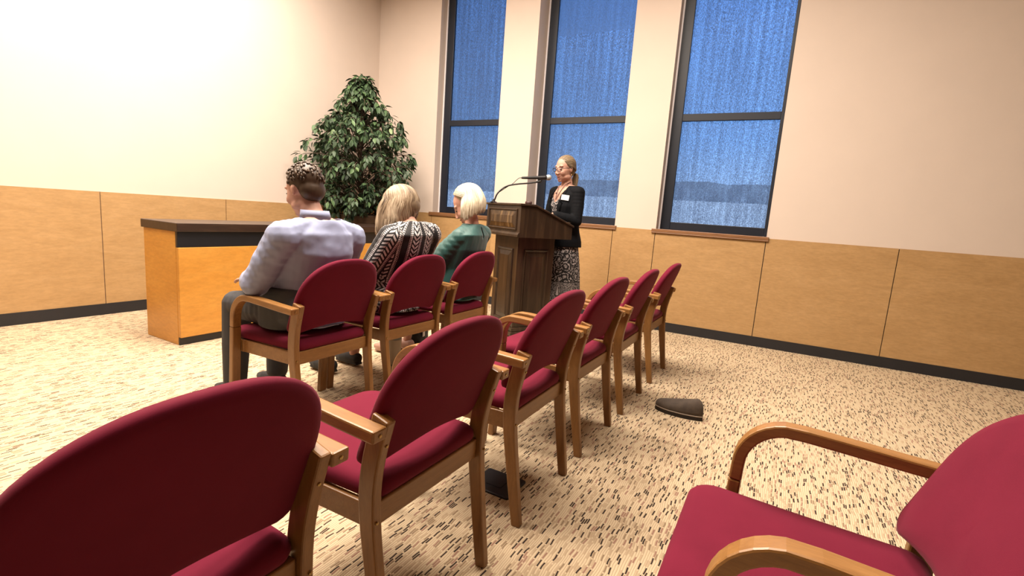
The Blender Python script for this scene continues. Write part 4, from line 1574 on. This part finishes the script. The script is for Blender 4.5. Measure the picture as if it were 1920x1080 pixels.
    me = j.remesh('blazer', 0.007, 3)
    def openfront(p):
        if p.z > 1.448: return True
        if p.y < 0.02: return False
        if abs(p.x) > 0.12: return False
        if p.z > 1.10:
            return abs(p.x) < 0.030 + (p.z-1.10)*0.155
        return abs(p.x) < 0.030 + (1.10-p.z)*0.12
    wrinkle(me, 0.004, 13, (1, 1, 0.6))
    cut_faces(me, openfront)
    jk = finish(me, 'blazer', M['blazer'], root, solid=0.006)
    from mathutils.bvhtree import BVHTree
    tree = BVHTree.FromPolygons([v.co.copy() for v in me.vertices], [tuple(p.vertices) for p in me.polygons])
    m = MB()
    LR = [(1.02, 0.176, 0.134, -0.004), (1.13, 0.156, 0.118, -0.004), (1.26, 0.170, 0.130, 0.006), (1.37, 0.172, 0.108, -0.004), (1.425, 0.118, 0.080, -0.012), (1.46, 0.066, 0.062, -0.016)]
    def front_y(x, z):
        for a, b in zip(LR, LR[1:]):
            if a[0] <= z <= b[0]:
                t = (z-a[0])/(b[0]-a[0])
                rx, ry, c0 = (a[k]+(b[k]-a[k])*t for k in (1, 2, 3))
                cq = min(0.98, abs(x)/rx)**(1/0.85)
                return c0 + ry*math.sqrt(1-cq*cq)**0.85
        return 0.05
    for s in (-1, 1):
        grid = []
        for t in np.linspace(0, 1, 18):
            z = 1.405-0.285*t
            x0 = 0.030+(z-1.10)*0.155+0.002
            w = 0.010+0.036*math.sin(PI*min(1, 0.15+t*0.85))
            if 0.34 < t < 0.40: w *= 0.7
            grid.append([Vector((s*(x0+w*k/3), front_y(x0+w*k/3, z)+0.007-0.003*(k in (0, 3)), z)) for k in range(4)])
        for a, b in zip(grid, grid[1:]):
            for k in range(3):
                n0 = len(m.v)
                m.v += [tuple(p) for p in (a[k], a[k+1], b[k+1], b[k])]
                m.f.append((n0, n0+1, n0+2, n0+3))
    lp = m.mesh('lapels')
    bm = bmesh.new()
    bm.from_mesh(lp)
    bmesh.ops.remove_doubles(bm, verts=bm.verts, dist=0.0005)
    bm.to_mesh(lp)
    bm.free()
    finish(lp, 'lapels', M['blazer'], jk, solid=0.004)
    # name badge, cord necklace
    m = MB()
    bc, nn, _, _ = tree.ray_cast(Vector((-0.118, 1.0, 1.335)), Vector((0, -1, 0)))
    nn = Vector((nn.x, nn.y, nn.z*0.4)).normalized()
    ux = Vector((nn.y, -nn.x, 0.10)).normalized()
    uz = ux.cross(nn)
    bc = bc + nn*0.010
    m.hexa([bc-ux*0.037-uz*0.024-nn*0.002, bc+ux*0.037-uz*0.024-nn*0.002, bc+ux*0.037+uz*0.024-nn*0.002, bc-ux*0.037+uz*0.024-nn*0.002], [bc-ux*0.037-uz*0.024+nn*0.002, bc+ux*0.037-uz*0.024+nn*0.002, bc+ux*0.037+uz*0.024+nn*0.002, bc-ux*0.037+uz*0.024+nn*0.002])
    bd = m.build('name_badge', M['white'], root)
    bd['label'] = 'white name badge pinned to the blazer'
    m = MB()
    m.tube(lerp_path([(-0.052, -0.01, 1.485), (-0.045, 0.045, 1.455), (-0.022, 0.082, 1.39), (0, 0.112, 1.315), (0.022, 0.082, 1.39), (0.045, 0.045, 1.455), (0.052, -0.01, 1.485)], 30), 0.0028, 6)
    m.ell((0, 0.112, 1.375), (0.006, 0.006, 0.008), None, 6)
    m.build('necklace', M['case'], root, smooth=True)
    shoe_pair(root, [(-0.088, -0.01, 0.087), (0.088, -0.01, 0.087)], M['black_cloth'])
make_speaker()

# ---- woman in the black and white print
def make_print_woman():
    root = empty('person', (2.32, 2.11, 0), 0.0)
    tag(root, 'seated woman with wavy ash blonde hair in a black and white leaf print, head bowed', 'person')
    P = dict(s=1.05, w=0.178, hip=(0, 0.075, 0.59), waist=(0, 0.022, 0.74), chest=(0, -0.045, 0.88), sh=(0, -0.110, 1.005), neck=(-0.005, -0.060, 1.075), head=(0.012, -0.012, 1.143),
             shl=(-0.150, -0.085, 0.965), shr=(0.180, -0.105, 0.985), ell=(-0.205, 0.060, 0.715), elr=(0.250, 0.06, 0.735), wrl=(-0.13, 0.27, 0.675), wrr=(0.13, 0.27, 0.68),
             hand_l=(0.5, 0.8, -0.1), hand_r=(-0.5, 0.8, -0.1), knl=(-0.11, 0.44, 0.545), knr=(0.12, 0.44, 0.545), anl=(-0.12, 0.46, 0.10), anr=(0.10, 0.46, 0.10))
    R = Matrix.Rotation(0.30, 3, 'Z') @ Matrix.Rotation(-0.62, 3, 'X')
    b = Blob()
    seated_body(b, P)
    Ph = head_shape(b, P['head'], R, 0.98)
    finish(b.remesh('body', 0.006, 4), 'body', M['skin_pale'], root)
    face_bits(root, Ph, R, 0.98)
    # dress top with sleeves
    g, guides = torso_garment(P, 0.010, sleeve_r=(0.080, 0.074, 0.064, 0.05))
    # skirt over the thighs to below the knee
    for s in (-1, 1):
        K = Vector(P['knl'] if s < 0 else P['knr'])
        H = Vector((s*0.10, 0.0, 0.575))
        g.chain([H, H.lerp(K, 0.5), K, K+Vector((0, 0.03, -0.20))], [0.108, 0.096, 0.082, 0.085])
    g.chain([(0, 0.0, 0.56), (0, 0.40, 0.55), (0, 0.47, 0.36)], [0.09, 0.07, 0.07])
    me = g.remesh('dress', 0.007, 3)
    wrinkle(me, 0.004, 9, (1, 1, 0.7))
    sh = Vector(P['sh'])
    nk = Vector(P['neck'])
    def neckcut(p):
        ax = (nk-sh)
        return p.z > 1.048 and (p-Vector((0, -0.09, 1.06))).length < 0.098 and p.z > 1.052 - 0.35*(p.y+0.10)
    cut_faces(me, neckcut)
    guides.append(([(0, 0.02, 0.57), (0, 0.44, 0.55), (0, 0.47, 0.3)], 0.19, (0, 0, 1)))
    guide_uv(me, guides)
    finish(me, 'dress', M['chevron'], root, solid=0.003)
    def toner(rng, ph, lay):
        q = Vector((3.2*math.cos(ph), 3.2*math.sin(ph), 0.3))
        return 0.50 + 0.55*mnoise.noise(q) + 0.35*mnoise.noise(q*3.1) + rng.gauss(0, 0.10)
    bob_hair(root, P['head'], R, M['hair_ash'], 0.205, 0.011, 21, face_open=0.35, spread=1.7, n=1150, toner=toner, inward=0.25, lean=(-0.06, 0.05), back_short=0.74, freq=8, bow=0.60)
    shoe_pair(root, [P['anl'], P['anr']], M['black_cloth'])
make_print_woman()

# ---- woman in the green blouse
def make_green_woman():
    root = empty('person', (2.965, 2.10, 0), 0.08)
    tag(root, 'seated woman with a platinum blonde bob in a dark green blouse', 'person')
    P = dict(s=0.98, w=0.178, hip=(0, 0.06, 0.59), waist=(0, 0.005, 0.74), chest=(0, -0.052, 0.88), sh=(0, -0.105, 1.005), neck=(0.0, -0.100, 1.085), head=(0.004, -0.056, 1.188),
             shl=(-0.122, -0.080, 0.958), shr=(0.168, -0.100, 0.985), ell=(-0.165, 0.085, 0.755), elr=(0.215, 0.06, 0.745), wrl=(-0.10, 0.28, 0.69), wrr=(0.10, 0.28, 0.69),
             hand_l=(0.45, 0.85, -0.1), hand_r=(-0.45, 0.85, -0.1), knl=(-0.10, 0.44, 0.535), knr=(0.10, 0.44, 0.535), anl=(-0.13, 0.46, 0.10), anr=(0.03, 0.45, 0.10))
    R = Matrix.Rotation(0.40, 3, 'Z') @ Matrix.Rotation(-0.60, 3, 'X')
    b = Blob()
    seated_body(b, P)
    Ph = head_shape(b, P['head'], R, 1.08)
    finish(b.remesh('body', 0.006, 4), 'body', M['skin_pale'], root)
    face_bits(root, Ph, R, 1.05)
    g, guides = torso_garment(P, 0.014, sleeve_r=(0.074, 0.082, 0.080, 0.046))
    me = g.remesh('blouse', 0.006, 3)
    wrinkle(me, 0.005, 10, (1, 1, 0.45))
    def neckcut(p):
        if p.z > 1.062 and (p-Vector((0, -0.10, 1.07))).length < 0.12:
            return True
        # keyhole slit at the back of the neck
        return p.y < -0.12 and p.z > 0.955 and p.z < 1.046 and abs(p.x) < 0.012*math.sin(PI*min(1, (p.z-0.955)/0.091*0.8+0.1))
    cut_faces(me, neckcut)
    guide_uv(me, guides)
    bl = finish(me, 'blouse', M['teal'], root, solid=0.003)
    t = Blob()
    for s in (-1, 1):
        K = Vector(P['knl'] if s < 0 else P['knr'])
        A = Vector(P['anl'] if s < 0 else P['anr'])
        H = Vector((s*0.085, 0.0, 0.575))
        t.chain([H, H.lerp(K, 0.5), K, K.lerp(A, 0.5), A+Vector((0, 0, 0.16))], [0.098, 0.084, 0.066, 0.066, 0.056])
    t.loft([((0, 0.055, 0.50), 0.170, 0.135, 0), ((0, 0.055, 0.60), 0.175, 0.140, 0), ((0, 0.04, 0.66), 0.160, 0.125, 0)])
    finish(t.remesh('trousers', 0.007, 3), 'trousers', M['black_cloth'], root)
    def toner(rng, ph, lay):
        q = Vector((3.2*math.cos(ph), 3.2*math.sin(ph), 5.3))
        return 0.68 + 0.35*mnoise.noise(q) + 0.30*mnoise.noise(q*3.1) + rng.gauss(0, 0.09)
    bob_hair(root, Vector(P['head'])+Vector((0, -0.006, 0.020)), R, M['hair_plat'], 0.160, 0.006, 33, face_open=1.62, spread=1.5, n=1150, toner=toner, inward=-0.25, lean=(0, -0.12), back_short=0.86, freq=6, front_short=0.12)
    shoe_pair(root, [P['anl'], P['anr']], M['nude'])
make_green_woman()

# ---- person in the pale blue shirt, mostly outside the photograph
def make_blue_man():
    root = empty('person', (1.70, 2.10, 0), 0.0)
    tag(root, 'seated person in a pale blue shirt at the near end of the front row', 'person')
    P = dict(s=1.12, w=0.195, hip=(0, 0.10, 0.60), waist=(0, 0.045, 0.76), chest=(0, 0.0, 0.89), sh=(0, -0.03, 1.005), neck=(0.0, 0.03, 1.08), head=(0.0, 0.09, 1.195),
             shl=(-0.200, -0.02, 0.965), shr=(0.215, -0.02, 0.955), ell=(-0.25, 0.12, 0.73), elr=(0.245, 0.11, 0.725), wrl=(-0.12, 0.36, 0.71), wrr=(0.12, 0.36, 0.71),
             hand_l=(0.4, 0.85, -0.1), hand_r=(-0.4, 0.85, -0.1), knl=(-0.13, 0.47, 0.56), knr=(0.13, 0.47, 0.56), anl=(-0.14, 0.48, 0.10), anr=(0.12, 0.48, 0.10))
    R = Matrix.Rotation(-0.30, 3, 'X')
    b = Blob()
    seated_body(b, P)
    Ph = head_shape(b, P['head'], R, 1.05)
    finish(b.remesh('body', 0.006, 4), 'body', M['skin'], root)
    face_bits(root, Ph, R, 1.05)
    g, guides = torso_garment(P, 0.012, sleeve_r=(0.084, 0.078, 0.068, 0.05))
    me = g.remesh('shirt', 0.007, 3)
    wrinkle(me, 0.006, 11)
    cut_faces(me, lambda p: p.z > 1.057 and (p-Vector((0, -0.01, 1.075))).length < 0.12)
    sh = finish(me, 'shirt', M['blueshirt'], root, solid=0.003)
    m = MB()
    nk = Vector((0, 0.0, 1.06))
    ring = []
    for i in range(21):
        q = 2*PI*i/20
        ring.append([nk+Vector((0.072*math.cos(q), 0.066*math.sin(q), 0.0)), nk+Vector((0.066*math.cos(q), 0.062*math.sin(q)+0.008, 0.040)), nk+Vector((0.070*math.cos(q), 0.066*math.sin(q)+0.008, 0.040)), nk+Vector((0.080*math.cos(q), 0.074*math.sin(q), -0.006))])
    m.rings(ring)
    m.build('collar', M['blueshirt'], sh, smooth=True)
    t = Blob()
    for s in (-1, 1):
        K = Vector(P['knl'] if s < 0 else P['knr'])
        A = Vector(P['anl'] if s < 0 else P['anr'])
        H = Vector((s*0.10, 0.0, 0.585))
        t.chain([H, H.lerp(K, 0.5), K, K.lerp(A, 0.5), A+Vector((0, 0, 0.02))], [0.112, 0.097, 0.076, 0.072, 0.062])
    t.loft([((0, 0.095, 0.50), 0.22, 0.165, 0), ((0, 0.095, 0.62), 0.222, 0.172, 0), ((0, 0.065, 0.71), 0.205, 0.158, 0)])
    finish(t.remesh('trousers', 0.008, 3), 'trousers', M['grey_trouser'], root)
    c = Vector(P['head'])
    cap = Blob()
    cap.ell(c+R @ Vector((0, -0.024, 0.046)), (0.084, 0.096, 0.090), R, 16)
    cap.ell(c+R @ Vector((0, -0.060, -0.010)), (0.072, 0.052, 0.065), R, 12)
    hair = finish(cap.remesh('hair', 0.006, 4), 'hair', M['hair_brown'], root, tone=lambda q: 0.4)
    rng = random.Random(9)
    paths, tones = [], []
    for i in range(260):
        th, ph = rng.uniform(0.05, 1.75), rng.uniform(-PI, PI)
        if math.cos(ph) < -0.35 and th > 0.95:
            continue
        pts = []
        for j in range(5):
            a = th+0.20*j/4
            pts.append(c + R @ Vector((0.088*math.sin(a)*math.sin(ph), -0.022-0.100*math.sin(a)*math.cos(ph), 0.046+0.094*math.cos(a))))
        paths.append(pts)
        tones.append(min(1, max(0, rng.gauss(0.5, 0.2))))
    locks_mesh('locks', paths, M['hair_brown'], hair, tones, 0.007)
    shoe_pair(root, [P['anl'], P['anr']], M['black_cloth'])
make_blue_man()

# ------------------------------------------------------------------ small things on the floor
def make_tumbler():
    root = empty('tumbler', (2.475, 2.245, 0))
    m = MB()
    m.lathe([(0.030, 0.0), (0.034, 0.003), (0.036, 0.06), (0.038, 0.10), (0.044, 0.13), (0.045, 0.245), (0.043, 0.250)], 28)
    m.build('body', M['tumbler'], root, smooth=True)
    m = MB()
    m.lathe([(0.0445, 0.2505), (0.046, 0.254), (0.046, 0.266), (0.040, 0.272), (0.012, 0.274)], 28)
    m.build('lid', M['tumbler_band'], root, smooth=True)
    m = MB()
    m.lathe([(0.0365, 0.064), (0.0385, 0.066), (0.0388, 0.071), (0.0375, 0.073)], 28)
    m.build('band', M['tumbler_band'], root, smooth=True)
    tag(root, 'cream drinking tumbler with a grey lid on the carpet under the print dress woman', 'tumbler')
make_tumbler()

def make_bag():
    root = empty('handbag', (3.17, 2.62, 0), 0.25)
    b = Blob()
    b.loft([((0, 0, 0.0), 0.145, 0.060, 0), ((0, 0, 0.02), 0.155, 0.070, 0), ((0, 0, 0.14), 0.145, 0.060, 0), ((0, 0, 0.24), 0.125, 0.026, 0)])
    me = b.remesh('body', 0.007, 3)
    wrinkle(me, 0.005, 14)
    finish(me, 'body', M['black_cloth'], root)
    for s in (-1, 1):
        m = MB()
        m.tube(lerp_path([(-0.07, s*0.03, 0.20), (-0.075, s*0.05, 0.30), (0, s*0.06, 0.36), (0.075, s*0.05, 0.30), (0.07, s*0.03, 0.20)], 20), 0.007, 8)
        m.build('handle', M['black_cloth'], root, smooth=True)
    m = MB()
    m.box((-0.05, -0.073, 0.08), (-0.01, -0.066, 0.16))
    m.build('tag', M['white'], root, bevel=0.003)
    tag(root, 'black handbag on the carpet in front of the green blouse woman', 'handbag')
make_bag()

def make_shoe():
    # toe towards the empty row
    root = empty('shoe', (3.055, 0.575, 0), math.radians(-5))
    def outl(k, z, dz=0):
        pts = []
        for i in range(36):
            q = 2*PI*i/36
            c, s = math.cos(q), math.sin(q)
            y = -0.145 + 0.145*s
            u = (y+0.29)/0.29
            wdt = 0.036 + 0.016*math.sin(PI*min(1, max(0, u)*0.9)) + (0.004 if u > 0.6 else 0)
            pts.append((wdt*k*math.copysign(abs(c)**0.8, c), -0.145+(y+0.145)*(1-(1-k)*0.4), z + dz*max(0, 1-u)))
        return pts
    m = MB()
    m.rings([outl(0.97, 0.0005), outl(1.0, 0.004), outl(1.0, 0.022), outl(0.98, 0.024)])
    m.build('sole', M['sole'], root)
    m = MB()
    m.rings([outl(1.03, 0.0243), outl(1.035, 0.026), outl(1.03, 0.029), outl(0.98, 0.030)])
    m.build('welt', M['welt'], root)
    m = MB()
    rings = []
    for k, z in ((0.99, 0.0303), (1.0, 0.038), (0.96, 0.050), (0.86, 0.060), (0.66, 0.068), (0.46, 0.074)):
        r = outl(k, z)
        rings.append([(x, y, zz + max(0, (-0.10-y))*0.35*(z-0.03)/0.044) for x, y, zz in r])
    m.rings(rings)
    m.build('upper', M['suede'], root, smooth=True)
    m = MB()
    for i in range(4):
        y = -0.115-0.022*i
        z = 0.0745+0.004*i
        m.tube([(-0.020, y, z), (0, y+0.004, z+0.006), (0.020, y, z)], 0.0025, 6)
    m.build('laces', M['sole'], root, smooth=True)
    tag(root, 'brown suede shoe on the carpet beside the empty row', 'shoe')
make_shoe()
